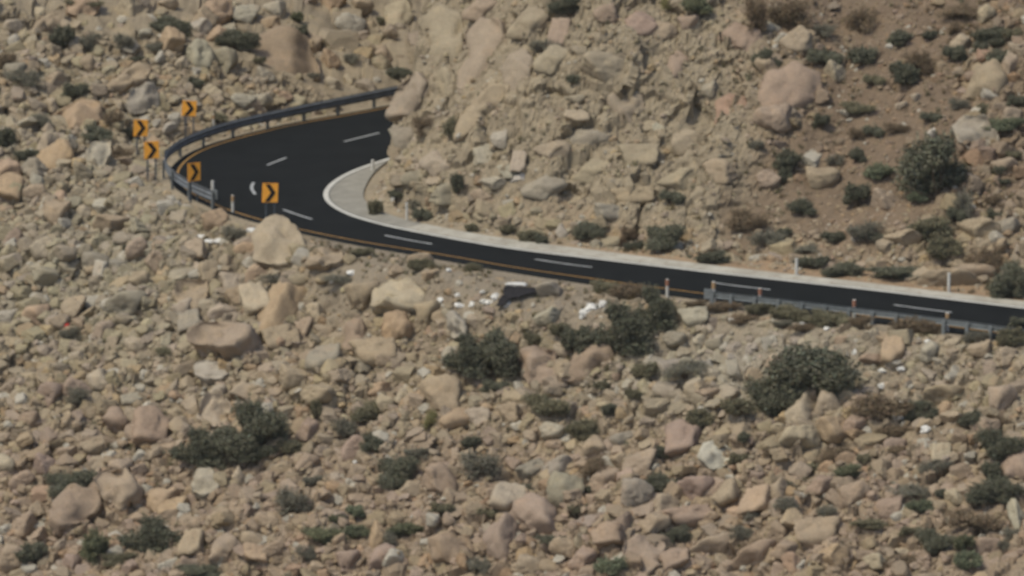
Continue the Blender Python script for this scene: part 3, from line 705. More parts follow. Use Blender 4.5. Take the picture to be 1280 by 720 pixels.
T_ = [
 (770,412,76,56,'dark green','large dark bush on the slope just below the yellow edge line'), (812,386,52,48,'dark green','round dark green bush touching the top right of the roadside bush'), (724,432,36,44,'dark green'), (787,365,44,18,'brown'),
 (753,358,34,14,'olive'), (700,411,24,18,'olive'), (622,442,50,50,'dark green'), (580,444,56,46,'dark green'), (665,425,22,18,'olive'),
 (1003,462,108,74,'dark green','biggest dark rounded bush, below the guardrail'), (968,502,64,46,'dark green'), (858,463,54,20,'grey'), (806,463,26,24,'olive'),
 (1175,208,82,80,'dark green','biggest dark bush on the brown dirt slope above the road'),
 (732,287,42,28,'dark green'), (832,299,46,34,'dark green'), (793,307,22,15,'dark green'), (890,322,38,16,'dark green'), (840,246,27,18,'dark green'), (785,291,18,16,'brown'), (935,280,46,20,'brown'),
 (662,295,28,18,'olive'), (675,300,18,14,'dark green'), (636,287,20,13,'olive'), (590,284,16,12,'olive'), (527,268,22,18,'dark green'), (519,258,16,18,'grey'), (469,260,18,24,'olive'), (495,243,26,10,'dark green'),
 (530,158,28,28,'brown'), (563,163,18,30,'olive'), (573,228,16,30,'dark green'), (717,8,58,24,'dark green'), (680,57,38,18,'grey'), (716,99,16,12,'dark green'), (868,8,36,24,'green'), (840,4,24,20,'yellow-green'),
 (960,75,40,28,'dark green'), (985,20,50,40,'brown'), (944,20,26,50,'brown'), (945,182,18,12,'grey'),
 (1030,72,38,26,'dark green'), (1078,70,34,24,'dark green'), (1075,25,34,38,'brown'), (1128,93,36,30,'dark green'), (1148,75,30,30,'brown'), (1126,48,28,20,'dark green'), (1163,44,20,12,'dark green'),
 (1194,68,28,22,'dark green'), (1026,152,20,20,'dark green'), (1072,136,42,16,'olive'), (1092,164,24,16,'dark green'), (1120,160,30,12,'brown'), (1163,146,24,14,'dark green'), (1092,100,24,16,'olive'), (1070,167,18,14,'brown'),
 (986,202,32,28,'dark green'), (980,220,16,16,'dark green'), (1070,195,20,18,'dark green'), (1044,200,20,16,'grey'), (1100,215,34,20,'sage green'), (1028,38,26,20,'grey'),
 (1245,45,50,30,'dark green'), (1250,75,36,24,'dark green'), (1225,62,20,20,'dark green'), (1270,128,24,18,'dark green'), (1200,15,50,16,'brown'), (1192,35,16,16,'brown'), (1268,45,24,20,'olive'), (1198,130,24,14,'grey'),
 (1254,157,50,18,'sage green'), (1228,137,14,16,'olive'), (1252,212,20,12,'dark green'), (1252,228,18,10,'dark green'), (1204,256,20,40,'grey'), (1264,195,24,14,'olive'),
 (1016,327,38,16,'dark green'), (1055,337,48,16,'dark green'), (1120,341,58,18,'dark green'), (1262,352,42,44,'dark green'), (1235,322,34,34,'brown'), (1080,292,42,28,'grey'), (1092,297,24,12,'dark green'),
 (1043,297,30,15,'dark green'), (1172,285,60,36,'olive'), (1195,268,20,22,'dark green'), (1178,312,38,26,'olive'), (1070,245,30,32,'dark green'), (1000,260,32,20,'dark green'), (980,292,22,14,'dark green'), (958,298,40,22,'grey'),
 (1243,270,22,18,'dark green'), (1148,248,22,16,'sage green'), (1215,325,30,14,'brown'), (1242,252,24,18,'brown'), (1008,312,30,10,'grey'), (930,268,30,14,'brown'),
 # upper left
 (80,47,34,36,'dark green'), (112,54,28,30,'grey'), (212,34,56,30,'dark green'), (293,50,56,28,'dark green'), (372,40,26,28,'dark green'), (372,22,16,16,'green'), (155,52,26,22,'grey'), (175,75,24,14,'dark green'),
 (240,102,28,16,'dark green'), (93,116,34,28,'dark green'), (30,95,44,24,'grey'), (143,148,26,22,'brown'), (122,168,36,24,'dark green'), (36,193,34,18,'dark green'), (8,170,24,30,'dark green'), (495,90,42,22,'dark green'),
 (490,43,20,12,'brown'), (438,72,20,18,'grey'), (272,147,26,14,'olive'), (145,192,40,20,'brown'), (165,166,26,16,'olive'), (50,150,30,20,'grey'), (10,75,24,22,'brown'), (195,60,30,18,'grey'), (325,75,16,12,'olive'),
 (392,95,18,10,'grey'), (350,4,20,14,'grey'), (105,5,50,14,'olive'), (475,25,12,12,'olive'),
 # left
 (293,292,30,18,'grey'), (158,312,13,13,'dark green'), (190,317,18,13,'grey'), (87,419,26,20,'grey'), (95,497,30,24,'grey'), (205,440,20,12,'olive'), (455,315,30,10,'olive'), (525,332,30,14,'olive'), (590,334,24,9,'olive'),
 (400,312,24,8,'olive'), (345,350,34,14,'grey'), (424,347,40,10,'grey'),
 # lower part
 (246,560,74,42,'dark green'), (326,532,62,54,'dark green','tall dark bush, right-hand one of the lower left pair'), (322,566,44,24,'dark green'), (286,556,60,40,'dark green'), (92,607,60,32,'dark green'), (185,671,82,42,'dark green','largest dark bush close to the bottom left of the slope'),
 (120,685,30,38,'green'), (42,692,38,26,'dark green'), (248,714,46,18,'dark green'), (150,700,40,16,'olive'), (395,512,12,22,'olive'),
 (498,594,46,40,'dark green'), (466,556,28,22,'dark green'), (467,515,48,26,'olive'), (431,537,30,26,'grey'), (539,526,16,28,'yellow-green'), (590,553,24,14,'dark green'), (519,567,28,14,'grey'), (367,629,38,32,'grey'),
 (405,670,46,24,'green'), (422,651,20,14,'green'), (505,662,44,14,'green'), (445,665,26,14,'sage green'), (445,640,20,16,'sage green'), (600,583,42,32,'grey'), (392,602,26,14,'grey'), (361,558,30,18,'olive'),
 (551,638,28,18,'olive'), (610,640,22,14,'olive'), (618,485,34,18,'dark green'), (648,615,38,18,'dark green'), (683,508,54,26,'olive'), (733,538,40,34,'olive'), (761,511,19,16,'dark green'), (743,585,28,28,'brown'),
 (720,640,28,18,'olive'), (694,677,42,16,'dark green'), (825,608,48,26,'dark green'), (826,565,28,18,'dark green'), (872,525,28,22,'olive'), (923,508,36,22,'olive'), (930,547,16,12,'dark green'), (922,575,22,16,'olive'),
 (763,708,30,26,'sage green'), (848,667,24,18,'dark green'), (830,678,18,18,'dark green'), (940,646,16,14,'grey'), (927,668,26,20,'grey'), (790,493,20,13,'olive'), (485,680,20,26,'grey'), (382,692,26,20,'grey'), (600,706,24,20,'grey'),
 (738,612,12,8,'dark green'), (757,482,26,12,'olive'), (860,590,22,14,'brown'),
 (1103,512,68,32,'brown'), (1150,517,46,26,'dark green'), (1213,526,25,23,'dark green'), (1250,560,52,38,'dark green'), (1240,592,22,26,'dark green'), (1243,615,56,34,'dark green'), (1168,680,40,30,'dark green'), (1203,678,22,20,'green'),
 (1208,702,28,20,'sage green'), (1068,590,40,18,'green'), (1080,575,16,14,'olive'), (1015,585,26,11,'olive'), (988,607,18,14,'dark green'), (983,633,28,22,'grey'), (1033,641,22,15,'grey'), (1047,570,42,20,'brown'), (1150,612,60,14,'grey'),
 (1178,616,18,12,'dark green'), (1150,635,28,16,'sage green'), (1253,682,14,14,'grey'), (1170,585,36,18,'grey'), (1120,540,40,14,'brown'), (1120,565,24,16,'brown'), (1138,665,26,12,'olive'), (1130,700,36,14,'brown'), (1265,668,20,14,'grey'),
 (1215,650,60,18,'brown'), (1090,655,40,14,'olive'), (965,565,24,12,'brown'), (1253,530,20,16,'brown'),
 # weeds along the near guardrail
 (950,386,36,16,'olive'), (985,392,44,18,'olive'), (1020,397,40,18,'olive'), (1047,400,30,20,'olive'), (905,384,40,12,'brown'), (870,380,30,10,'brown'), (1075,404,28,18,'brown'), (1142,408,48,18,'brown'), (1165,412,26,12,'brown'),
 (1220,422,28,14,'grey'), (1265,424,36,22,'olive'), (1272,404,20,14,'dark green'), (925,400,40,14,'brown'), (1005,410,40,10,'brown'), (980,405,30,10,'grey'),
]
prefill([(e[0], e[1] + e[3] * .40) for e in T_])
for e in T_:
    add_shrub(*e[:5], name=e[5] if len(e) > 5 else None)
print('shrubs', len(SHRUBS))

# dry grass tufts, stuff
def tufts():
    n = 10000; r_ = np.random.default_rng(5); X = r_.uniform(-28, 28, n); Y = r_.uniform(-22, 20, n); P2 = np.c_[X, Y]
    dm_ = dirt_mask(P2); dr = np.minimum(nearest(P2, out)[0], nearest(P2, ing)[0])
    k = ~inside(P2, road_poly) & (dr > .5) & (r_.random(n) < .35 + .5 * dm_) & (vnoise(np.c_[P2 * .3, np.zeros(n)], 4) > -.25)
    X, Y = X[k], Y[k]; Zt = hz(X, Y); V = []; T = []
    for x, y, z in zip(X, Y, Zt):
        c = np.array(random.choice([(.17, .14, .08), (.10, .10, .055), (.13, .11, .075), (.12, .125, .085)])) * r_.uniform(.8, 1.2); s = r_.uniform(.14, .42)
        m_ = 16
        a = r_.uniform(0, 6.28, m_); l = r_.uniform(.25, .8, m_)
        tip = np.c_[np.cos(a) * l, np.sin(a) * l, 1.1 - l * .6] * s; b0 = r_.normal(0, .18 * s, (m_, 3)); b0[:, 2] = 0
        side = np.c_[-np.sin(a), np.cos(a), np.zeros(m_)] * .05 * s
        q = np.stack([b0 - side, b0 + side, b0 + tip], 1).reshape(-1, 3) + [x, y, z]
        V.append(q); T.append(np.tile(c, (len(q), 1)))
    V = np.vstack(V); o = link('dry_grass', mesh_from('dry_grass', V, np.arange(len(V)).reshape(-1, 3), SCREE, False, np.vstack(T)), 'stuff')
tufts()

# ------------------------------------------------------------------ man-made things
import bmesh
def bm_box(bm, sx, sy, sz, loc=(0, 0, 0), rot=None, bev=0):
    r = bmesh.ops.create_cube(bm, size=1.0); vs = r['verts']
    bmesh.ops.scale(bm, vec=(sx, sy, sz), verts=vs)
    if bev: 
        es = list({e for v in vs for e in v.link_edges}); rr = bmesh.ops.bevel(bm, geom=es, offset=bev, segments=2, affect='EDGES', clamp_overlap=True)
        vs = list({v for f in rr['faces'] for v in f.verts} | {v for v in vs if v.is_valid})
    mt = Matrix.Translation(loc) @ (rot.to_4x4() if rot else Matrix.Identity(4))
    bmesh.ops.transform(bm, matrix=mt, verts=vs)
def bm_obj(name, bm, mat, parent=None, kind=None):
    me = bpy.data.meshes.new(name); bmesh.ops.recalc_face_normals(bm, faces=bm.faces); bm.to_mesh(me); bm.free(); me.materials.append(mat)
    return link(name, me, kind, parent)
def empty(name, loc, rz=0):
    o = bpy.data.objects.new(name, None); o.empty_display_size = .3; C.objects.link(o); o.location = loc; o.rotation_euler = (0, 0, rz); return o
EX = []           # other things: dict(u,v,o)
# chevron signs
def chevron(u, v, wpx, hpx, base_v, yaw, tilt, label):
    b0 = px_plane([(u, base_v)])[0]; zb = float(hz(b0[0], b0[1]))
    d = ray_dir([u], [v])[0]; t = (b0[1] - CAM[1]) / d[1]; cz = CAM[2] + d[2] * t - zb
    W = wpx / 25 / math.cos(yaw); Hh = hpx / 25 / .97
    r = empty('chevron_sign', (b0[0], b0[1], zb), yaw); tag(r, label, 'road sign', 'amber chevron signs round the bend')
    rt = Matrix.Rotation(R(tilt), 3, 'Y')
    bm = bmesh.new(); bm_box(bm, W, .03, Hh, (0, 0, cz), rt, .012); p = bm_obj('panel', bm, M['orange'], r)
    # chevron arrow: a right-pointing bent bar, 6 corners, real thickness
    bm = bmesh.new(); a = W * .5; h = Hh * .45; th = W * .31
    prof = [(-a * .66, h), (-a * .66 + th, h), (a * .70, 0), (-a * .66 + th, -h), (-a * .66, -h), (a * .70 - th, 0)]
    f = [bm.verts.new((x, -.0185, z)) for x, z in prof]; k = [bm.verts.new((x, -.0275, z)) for x, z in prof]
    bm.faces.new((f[0], f[1], f[2], f[5])); bm.faces.new((f[5], f[2], f[3], f[4])); bm.faces.new((k[0], k[5], k[2], k[1])); bm.faces.new((k[5], k[4], k[3], k[2]))
    for i in range(6): bm.faces.new((f[i], k[i], k[(i + 1) % 6], f[(i + 1) % 6]))
    bmesh.ops.transform(bm, matrix=Matrix.Translation((0, 0, cz)) @ rt.to_4x4(), verts=bm.verts)
    c = bm_obj('arrow', bm, M['black'], p)
    for sx in (-1, 1):
        bm = bmesh.new(); top = cz + Hh * .38; bm_box(bm, .085, .05, top + .5, (sx * W * .27, .045, (top - .5) / 2)); bm_obj('post', bm, M['postgrey'], r)
    EX.append(dict(u=u, v=v, o=r)); return r
chevron(338, 241, 20.5, 25, 279, R(12), 2.5, 'amber chevron sign lowest on the bend, standing clear of the guardrail on two grey legs')
chevron(243, 215, 16.5, 24, 252, R(32), 0, 'amber chevron sign seen against the black asphalt just above the guardrail end')
chevron(190, 187.5, 20, 23, 226, R(16), -1, 'amber chevron sign touching the guardrail where it bends round, below the leftmost sign')
chevron(176.5, 160, 19.5, 22.5, 199, R(14), 3, 'leftmost amber chevron sign, between two others in front of boulders')
chevron(237, 135.5, 20, 21, 175, R(8), 5, 'highest amber chevron sign, standing alone behind the far guardrail')

# W-beam guardrails
def guardrail(px_line, posts_px, label, mat, terminal=True, side=1, hgt=.72, deep=1.0):
    line = resample(px_plane(px_line), .25, 2)
    r = empty('guardrail', (*line[0], 0)); tag(r, label, 'guardrail')
    t_ = np.gradient(line, axis=0); t_ /= np.linalg.norm(t_, axis=1)[:, None]; nrm = np.c_[t_[:, 1], -t_[:, 0]] * side
    prof = [(z_ * deep, o_) for z_, o_ in [(-.155, .0), (-.12, .012), (-.085, .07), (-.045, .07), (-.01, .0), (.01, .0), (.045, .07), (.085, .07), (.12, .012), (.155, .0)]]
    V = []
    for i in range(len(line)):
        for (z, o_) in prof: V.append((line[i, 0] - line[0, 0] + nrm[i, 0] * o_, line[i, 1] - line[0, 1] + nrm[i, 1] * o_, hgt - .155 * deep + z))
        for (z, o_) in prof[::-1]: V.append((line[i, 0] - line[0, 0] + nrm[i, 0] * (o_ - .012), line[i, 1] - line[0, 1] + nrm[i, 1] * (o_ - .012), hgt - .155 * deep + z))
    k = 2 * len(prof); Fq = [[i * k + j, i * k + (j + 1) % k, (i + 1) * k + (j + 1) % k, (i + 1) * k + j] for i in range(len(line) - 1) for j in range(k)]
    link('beam', mesh_from('beam', V, Fq, mat), None, r)
    for (u, v) in posts_px:
        q = px_plane([(u, v)])[0]; j = nearest(q[None], line)[1][0]; c = line[j] - nrm[j] * .10 - line[0]; a = math.atan2(t_[j, 1], t_[j, 0])
        bm = bmesh.new(); rot = Matrix.Rotation(a, 3, 'Z')
        hp = hgt - .03 + .78; zc = hgt - .03 - hp / 2
        bm_box(bm, .17, .012, hp, (c[0] + nrm[j, 0] * .05, c[1] + nrm[j, 1] * .05, zc), rot); bm_box(bm, .17, .012, hp, (c[0] - nrm[j, 0] * .05, c[1] - nrm[j, 1] * .05, zc), rot)
        bm_box(bm, .012, .10, hp, (c[0], c[1], zc), rot); bm_obj('post', bm, M['steel'], r)
    if terminal:
        for e in ([0] if terminal == 'a' else [-1] if terminal == 'b' else [0, -1]):
            c = line[e] - line[0]; a = math.atan2(t_[e, 1], t_[e, 0]); bm = bmesh.new()
            bm_box(bm, .48, .05, .52, (c[0] + nrm[e, 0] * .06, c[1] + nrm[e, 1] * .06, hgt - .17), Matrix.Rotation(a, 3, 'Z'), .012); bm_obj('end_plate', bm, M['steel'], r)
    return r
zoff = .55 * .976 * 25
near_rail = [(885, 368 + 13.5), (960, 376 + 13.5), (1050, 386.5 + 13.5), (1120, 395 + 13.5), (1180, 402 + 13.5), (1280, 416 + 13.5), (1400, 432 + 13.5)]
xs = [889, 917, 946, 975, 1004, 1034, 1063, 1092, 1121, 1150, 1180, 1209, 1238, 1267, 1296, 1325]
g1 = guardrail(near_rail, [(x, float(np.interp(x, [p[0] for p in near_rail], [p[1] for p in near_rail]))) for x in xs],
          'grey W-beam guardrail along the near straight at right, weeds under it', M['steel'], 'a', -1)
far_rail = [(560, 116), (500, 127.5), (440, 140), (380, 152), (320, 165), (280, 175), (248, 186), (224, 197), (209, 208), (205, 218), (210, 229), (224, 241), (245, 252.5), (268, 262)]
fp = resample(px_plane(far_rail), 2.6, 2); fu, fv = project(np.c_[fp, np.zeros(len(fp))])
g2 = guardrail(far_rail, list(zip(fu, fv)), 'dark grey guardrail curving round the outside of the bend behind the road', M['steel_shaded'], 'b', -1, 1.0, 1.75)
EX += [dict(u=1080, v=392, o=g1), dict(u=350, v=140, o=g2)]

# delineator posts
def delineator(u, top, bot, wpx, band, label, group, foot=None):
    q = px_plane([(u, bot)])[0]; zb = float(max(hz(q[0], q[1]), -.12))
    d = ray_dir([u], [top])[0]; t = (q[1] - CAM[1]) / d[1]; H_ = CAM[2] + d[2] * t - zb; w_ = wpx / 25
    r = empty('delineator_post', (q[0], q[1], zb)); tag(r, label, 'marker post', group)
    bm = bmesh.new(); rr = bmesh.ops.create_cone(bm, cap_ends=True, segments=10, radius1=w_ / 2, radius2=w_ / 2 * .92, depth=H_ + .3)
    bmesh.ops.translate(bm, vec=(0, 0, (H_ + .3) / 2 - .3), verts=bm.verts); bm_obj('post', bm, M['white'], r)
    if band:
        bm = bmesh.new(); bmesh.ops.create_cone(bm, cap_ends=True, segments=10, radius1=w_ / 2 + .012, radius2=w_ / 2 + .008, depth=H_ * .3)
        bmesh.ops.translate(bm, vec=(0, 0, H_ * .82), verts=bm.verts); bm_obj('band', bm, M[band], r)
    EX.append(dict(u=u, v=(top + bot) / 2, o=r))
gr1 = 'white marker posts with coloured tops on the outer road edge'; gr2 = 'white marker posts on the inner road edge'
delineator(834, 349, 371, 4.2, 'band', 'white marker post with red band standing alone left of the guardrail end', gr1)
delineator(892, 352, 377, 5.0, 'bandyel', 'white marker post with ochre band right at the guardrail end plate', gr1)
delineator(950, 360, 384, 4.4, 'band', 'red-banded white post behind the guardrail, second to the right of its end plate', gr1)
delineator(1067.5, 374.5, 398, 4.4, 'band', 'red-banded white post behind the guardrail above the olive weeds, mid rail', gr1)
delineator(1184, 391, 414, 4.6, 'bandyel', 'ochre-banded white post under the right end of the last dash', gr1)
delineator(266, 226, 252, 5.0, None, 'white marker post at the low end of the far guardrail', gr1)
delineator(291, 244, 265, 4.0, 'bandyel', 'ochre-banded white post between the guardrail end and the lowest chevron sign', gr1)
delineator(267, 143, 166, 3.4, 'bandyel', 'thin ochre-topped post behind the far rail, right of the highest sign', gr1)
delineator(995.5, 323, 345, 4.6, None, 'clean white post on the inner verge above the straight, beside dark shrubs', gr2)
delineator(1186, 341, 366, 4.4, None, 'greyish white post on the inner verge near the pale mound at right', gr2)
delineator(508.5, 253, 276, 3.6, None, 'thin white post on the inner verge, right one of the close pair', gr2)
delineator(491, 247, 262, 6.0, None, 'short squat white post on the inner verge, left one of the close pair', gr2)
delineator(466, 200, 214, 5.0, None, 'short white post on the concrete apron beside the far leg of road', gr2)

# litter: crumpled sheets
def crumple(name, u, v, wpx, hpx, mat, label, cat, group=None, seed=0, thick=.35, rot=0, outline=None, nosc=False):
    q = hit([u], [v])[0]; V, Fc = ICO[2] if outline is None else ICO[4]; r_ = np.random.default_rng(seed)
    W = V * (1 + .55 * vnoise(V * 1.9 + seed, 3) + .25 * vnoise(V * 4.5, 8))[:, None]
    lo, hi = W.min(0), W.max(0); W = (W - (lo + hi) / 2) / (hi - lo)
    n = normal_at(q[0], q[1], .6)
    o = link(name, mesh_from(name, W, Fc, mat, False)); o.scale = (wpx / 25, max(wpx / 25 * .8, .2), hpx / 25 * .9)
    o.location = q + n * .05; o.rotation_euler = (min(math.atan2(-n[1], n[2]), .6) * .6, R(rot), 0)
    USED.append((q[0], q[1] - .1, wpx / 25 * .6 + .12)); tag(o, label, cat, group); EX.append(dict(u=u, v=v, o=o)); return o
LIT = [(551,376,9,6),(573,370,7,5),(575,382,10,5),(592,381,9,7),(604,378,8,6),(612,379,9,8),(620,373,10,9),(604,366,7,5),(646,357,22,5),(634,381,11,8),(521,325,14,6),(561,339,6,4),
       (731,391,12,7),(740,386,14,9),(750,384,9,7),(755,379,9,7),(728,397,7,5),(765,396,6,5),
       (252,298,16,6),(263,303,12,6),(272,302,9,5),(314,289,12,5),(418,349,11,9),(440,341,10,4),(187,328,7,6),
       (1070,441,7,7),(1068,467,10,9),(1103,463,10,5),(1161,437,9,7),(1131,505,10,7),(1122,521,12,9),(1158,538,10,8),(1102,483,8,5),(1080,498,7,5),(1027,407,9,6),(1005,406,8,6),(916,402,8,6),(1033,412,7,5),(444,579,5,4),(1160,428,7,5),(1127,461,8,4)]
prefill([e[:2] for e in LIT])
for i, (u, v, a, b_) in enumerate(LIT):
    a *= 1.35; b_ *= 1.3
    crumple('litter_piece', u, v, a, b_, M['litter'], '', 'litter', 'white scraps scattered on the slope', seed=i * 7 + 1)
# black plastic sheet traced outline, draped over the slope and lifted at its edge
def tarp(outline, label):
    import mathutils
    pts = resample(np.array(outline + [outline[0]], float), 3.0, 0)[:-1]
    bm = bmesh.new(); q = hit(pts[:, 0], pts[:, 1]); base = q.mean(0)
    for p in q[::3]: USED.append((p[0], p[1] - .2, .45))
    USED.append((base[0], base[1] - .3, .9))
    vs = []
    for p in q: vs.append(bm.verts.new(Vector(p - base) + Vector((0, -.20, .24))))
    f = bm.faces.new(vs); bmesh.ops.triangulate(bm, faces=[f])
    bmesh.ops.subdivide_edges(bm, edges=bm.edges[:], cuts=2, use_grid_fill=True)
    for v in bm.verts:
        c = np.array([[v.co.x, v.co.y, v.co.z]]) * 2.0; v.co.z += .05 * float(vnoise(c, 3)[0]); v.co.y += .05 * float(vnoise(c + 9, 5)[0])
    r = bmesh.ops.solidify(bm, geom=bm.faces[:], thickness=.05)
    o = bm_obj('plastic_sheet', bm, M['tarp']); o.location = base; tag(o, label, 'plastic sheet'); EX.append(dict(u=648, v=374, o=o)); return o
tarp([(619,387),(624,380),(630,372),(631,363),(640,362.5),(655,364),(670,365),(679,367),(668,371),(655,375),(645,378),(638,378),(630,387)], 'black plastic sheet lying crumpled on the slope beside white litter')
crumple('tin_can', 85, 408, 9, 8, M['red'], 'small crushed red tin among grey stones at far left', 'can', seed=3)

# ------------------------------------------------------------------ random larger boulders (individuals), then the scree
def density_ok(x, y):
    q = np.array([[x, y]]); return float(dirt_mask(q)[0])
class Hash:
    def __init__(s, c=1.5): s.c = c; s.d = {}
    def add(s, x, y, r):
        s.d.setdefault((int(x // s.c), int(y // s.c)), []).append((x, y, r))
    def free(s, x, y, r, k):
        a, b = int(x // s.c), int(y // s.c)
        for i in (a - 1, a, a + 1):
            for j in (b - 1, b, b + 1):
                for (X, Y, Q) in s.d.get((i, j), ()):
                    if (X - x) ** 2 + (Y - y) ** 2 < (k * (r + Q)) ** 2: return False
        return True
H = Hash(2.0)
for x, y, r in USED: H.add(x, y, r * .8)
N_AUTO = 300 - len(B_)
cand_u = rng.uniform(4, 1276, 4000); cand_v = rng.uniform(4, 716, 4000)
ch = hit(cand_u, cand_v)
cdirt = dirt_mask(ch[:, :2]); cin = inside(ch[:, :2], road_poly)
d_road = np.minimum(nearest(ch[:, :2], out)[0], nearest(ch[:, :2], ing)[0])
sizes = np.sort(rng.uniform(24, 44, N_AUTO))[::-1]
k = 0
for i in range(4000):
    if k >= N_AUTO: break
    if cin[i] or cdirt[i] > .35 or d_road[i] < 1.6 or (470 < cand_u[i] < 980 and cand_v[i] < 300): continue
    s = sizes[k] / 25
    if not H.free(ch[i, 0], ch[i, 1], s * .45, .85): continue
    u, v = cand_u[i], cand_v[i]
    if v < 300 and u > 480: cols = ['yellowish', 'tan', 'yellowish', 'grey', 'pinkish']
    elif v > 470: cols = ['tan', 'pinkish', 'pinkish', 'tan', 'pale tan', 'orange tan', 'grey']
    elif u < 520: cols = ['tan', 'pale tan', 'grey', 'pale grey', 'orange tan', 'tan']
    else: cols = ['pale grey', 'grey', 'tan', 'pale tan']
    _HC[(round(float(u), 3), round(float(v), 3))] = ch[i]
    add_boulder(float(u), float(v), sizes[k], sizes[k] * rng.uniform(.55, .95), random.choice(cols),
                random.choice(('angular', 'angular', 'block', 'slab', 'dome', 'pointed')), random.uniform(-25, 25))
    H.add(ch[i, 0], ch[i, 1], s * .4); k += 1
print('corners', hit([0], [0]), hit([1280], [0]), hit([0], [720]), hit([1280], [720]));print('boulders', len(ROCKS))

LOW = {1: [rock_verts(500 + q, 1, random.choice(SHAPES)) for q in range(16)], 2: [rock_verts(600 + q, 2, random.choice(SHAPES)) for q in range(24)], 3: [rock_verts(700 + q, 3, ('angular', 'block', 'slab', 'pointed')[q % 4], 70) for q in range(28)]}
def scree(name, n_try, lo, hi, box, kpack, alpha, sub_cut, seed, spread=1.0):
    r_ = np.random.default_rng(seed)
    X = r_.uniform(box[0], box[1], n_try); Y = r_.uniform(box[2], box[3], n_try)
    Uq = r_.random(n_try); D = (lo ** -alpha + Uq * (hi ** -alpha - lo ** -alpha)) ** (-1 / alpha)
    order = np.argsort(-D); X, Y, D = X[order], Y[order], D[order]
    P2 = np.c_[X, Y]; rd = inside(P2, road_poly); dm_ = dirt_mask(P2)
    dr = np.minimum(nearest(P2, out)[0], nearest(P2, ing)[0]); ii = inside(P2, inner_poly)
    Zs = hz(X, Y); U_, V_ = project(np.c_[X, Y, Zs])
    keep = ~rd & (~(ii & (U_ < 960) & (V_ < 290)) | ((r_.random(n_try) < .28) & (D < .42)) | (dr < 2.2)) & (dr > .35 + D * .9) & (r_.random(n_try) > dm_ * np.where(D > .35, .96, np.where(ii, .6, .8)))
    e = .5
    gxx = (hz(X + e, Y) - hz(X - e, Y)) / (2 * e); gyy = (hz(X, Y + e) - hz(X, Y - e)) / (2 * e)
    base = region_colour(U_, V_, ii, X, Y)
    Vs, Fs, Ts = {1: [], 2: [], 3: []}, {1: [], 2: [], 3: []}, {1: [], 2: [], 3: []}; cnt = {1: 0, 2: 0, 3: 0}; kept = 0
    for i in np.nonzero(keep)[0]:
        x, y, d = X[i], Y[i], D[i]
        st = math.sqrt(1 + gxx[i] ** 2 + gyy[i] ** 2)
        if not H.free(x, y, d * .42 / min(st, 1.8), kpack): continue
        H.add(x, y, d * .42 / min(st, 1.8)); kept += 1
        sub = 3 if d > .66 and sub_cut < .5 else 2 if d > sub_cut else 1
        W = LOW[sub][r_.integers(len(LOW[sub]))]
        sc = d * np.array([r_.uniform(.8, 1.35), r_.uniform(.7, 1.15), r_.uniform(.6, 1.0)])
        A_ = (Matrix.Rotation(r_.uniform(0, 6.28), 3, 'Z') @ Matrix.Rotation(r_.uniform(-.5, .5), 3, 'X') @ Matrix.Rotation(r_.uniform(-.5, .5), 3, 'Y'))
        W = (W * sc) @ np.array(A_).T
        nrm = np.array([-gxx[i], -gyy[i], 1]); nrm /= np.linalg.norm(nrm)
        W = W + np.array([x, y, Zs[i]]) + nrm * d * r_.uniform(-.30, .06)
        Vs[sub].append(W); Fs[sub].append(ICO[sub][1] + cnt[sub]); cnt[sub] += len(W)
        c = base[i] * r_.uniform(.88, 1.14) * np.array([1, r_.uniform(.97, 1.03), r_.uniform(.92, 1.08)])
        q = r_.random()
        if q < .05: c = np.array([.37, .35, .30])
        elif q < .13: c = c * [1.08, .98, .90]
        elif q < .22: c = c * [.96, 1.0, 1.03]
        elif q < .28: c = c * .82
        Ts[sub].append(np.tile(c, (len(W), 1)))
    V1 = np.vstack(Vs[1] + Vs[2] + Vs[3]); T1 = np.vstack(Ts[1] + Ts[2] + Ts[3])
    F2 = [f + cnt[1] for f in Fs[2]] + [f + cnt[1] + cnt[2] for f in Fs[3]]
    F1 = np.vstack(Fs[1] + F2)
    print(name, kept, len(F1))
    return link(name, mesh_from(name, V1, F1, SCREE, False, T1), 'stuff')
scree('scree', 145000, .22, 1.15, (-36, 34, -24.5, 46), .58, 1.35, .40, 11)
scree('gravel', 60000, .10, .24, (-28, 28, -23, 22), .7, 1.2, 9, 12)
scree('outer_scree', 15000, .5, 2.2, (-90, 85, -60, 90), .8, 1.6, .8, 13)


# ------------------------------------------------------------------ the air between the viewer and the hillside
hm = bpy.data.materials.new('haze'); hm.use_nodes = True; ht = hm.node_tree; ht.nodes.clear()
ho = ht.nodes.new('ShaderNodeOutputMaterial'); hv = ht.nodes.new('ShaderNodeVolumePrincipled'); hv.inputs['Density'].default_value = HAZE
hv.inputs['Color'].default_value = (.86, .87, .82, 1); ht.links.new(hv.outputs[0], ho.inputs['Volume'])
lo_ = POS.min(0) - 1; hi_ = POS.max(0) + 1; hi_[2] = max(hi_[2], CAM[2] + 4)
lo_[0] -= 8; lo_[1] -= 8; hi_[0] += 8; hi_[1] += 8
bm = bmesh.new(); bm_box(bm, *(hi_ - lo_), tuple((hi_ + lo_) / 2)); me = bpy.data.meshes.new('haze'); bmesh.ops.recalc_face_normals(bm, faces=bm.faces); bm.to_mesh(me); bm.free(); me.materials.append(hm)
link('haze', me, 'stuff')

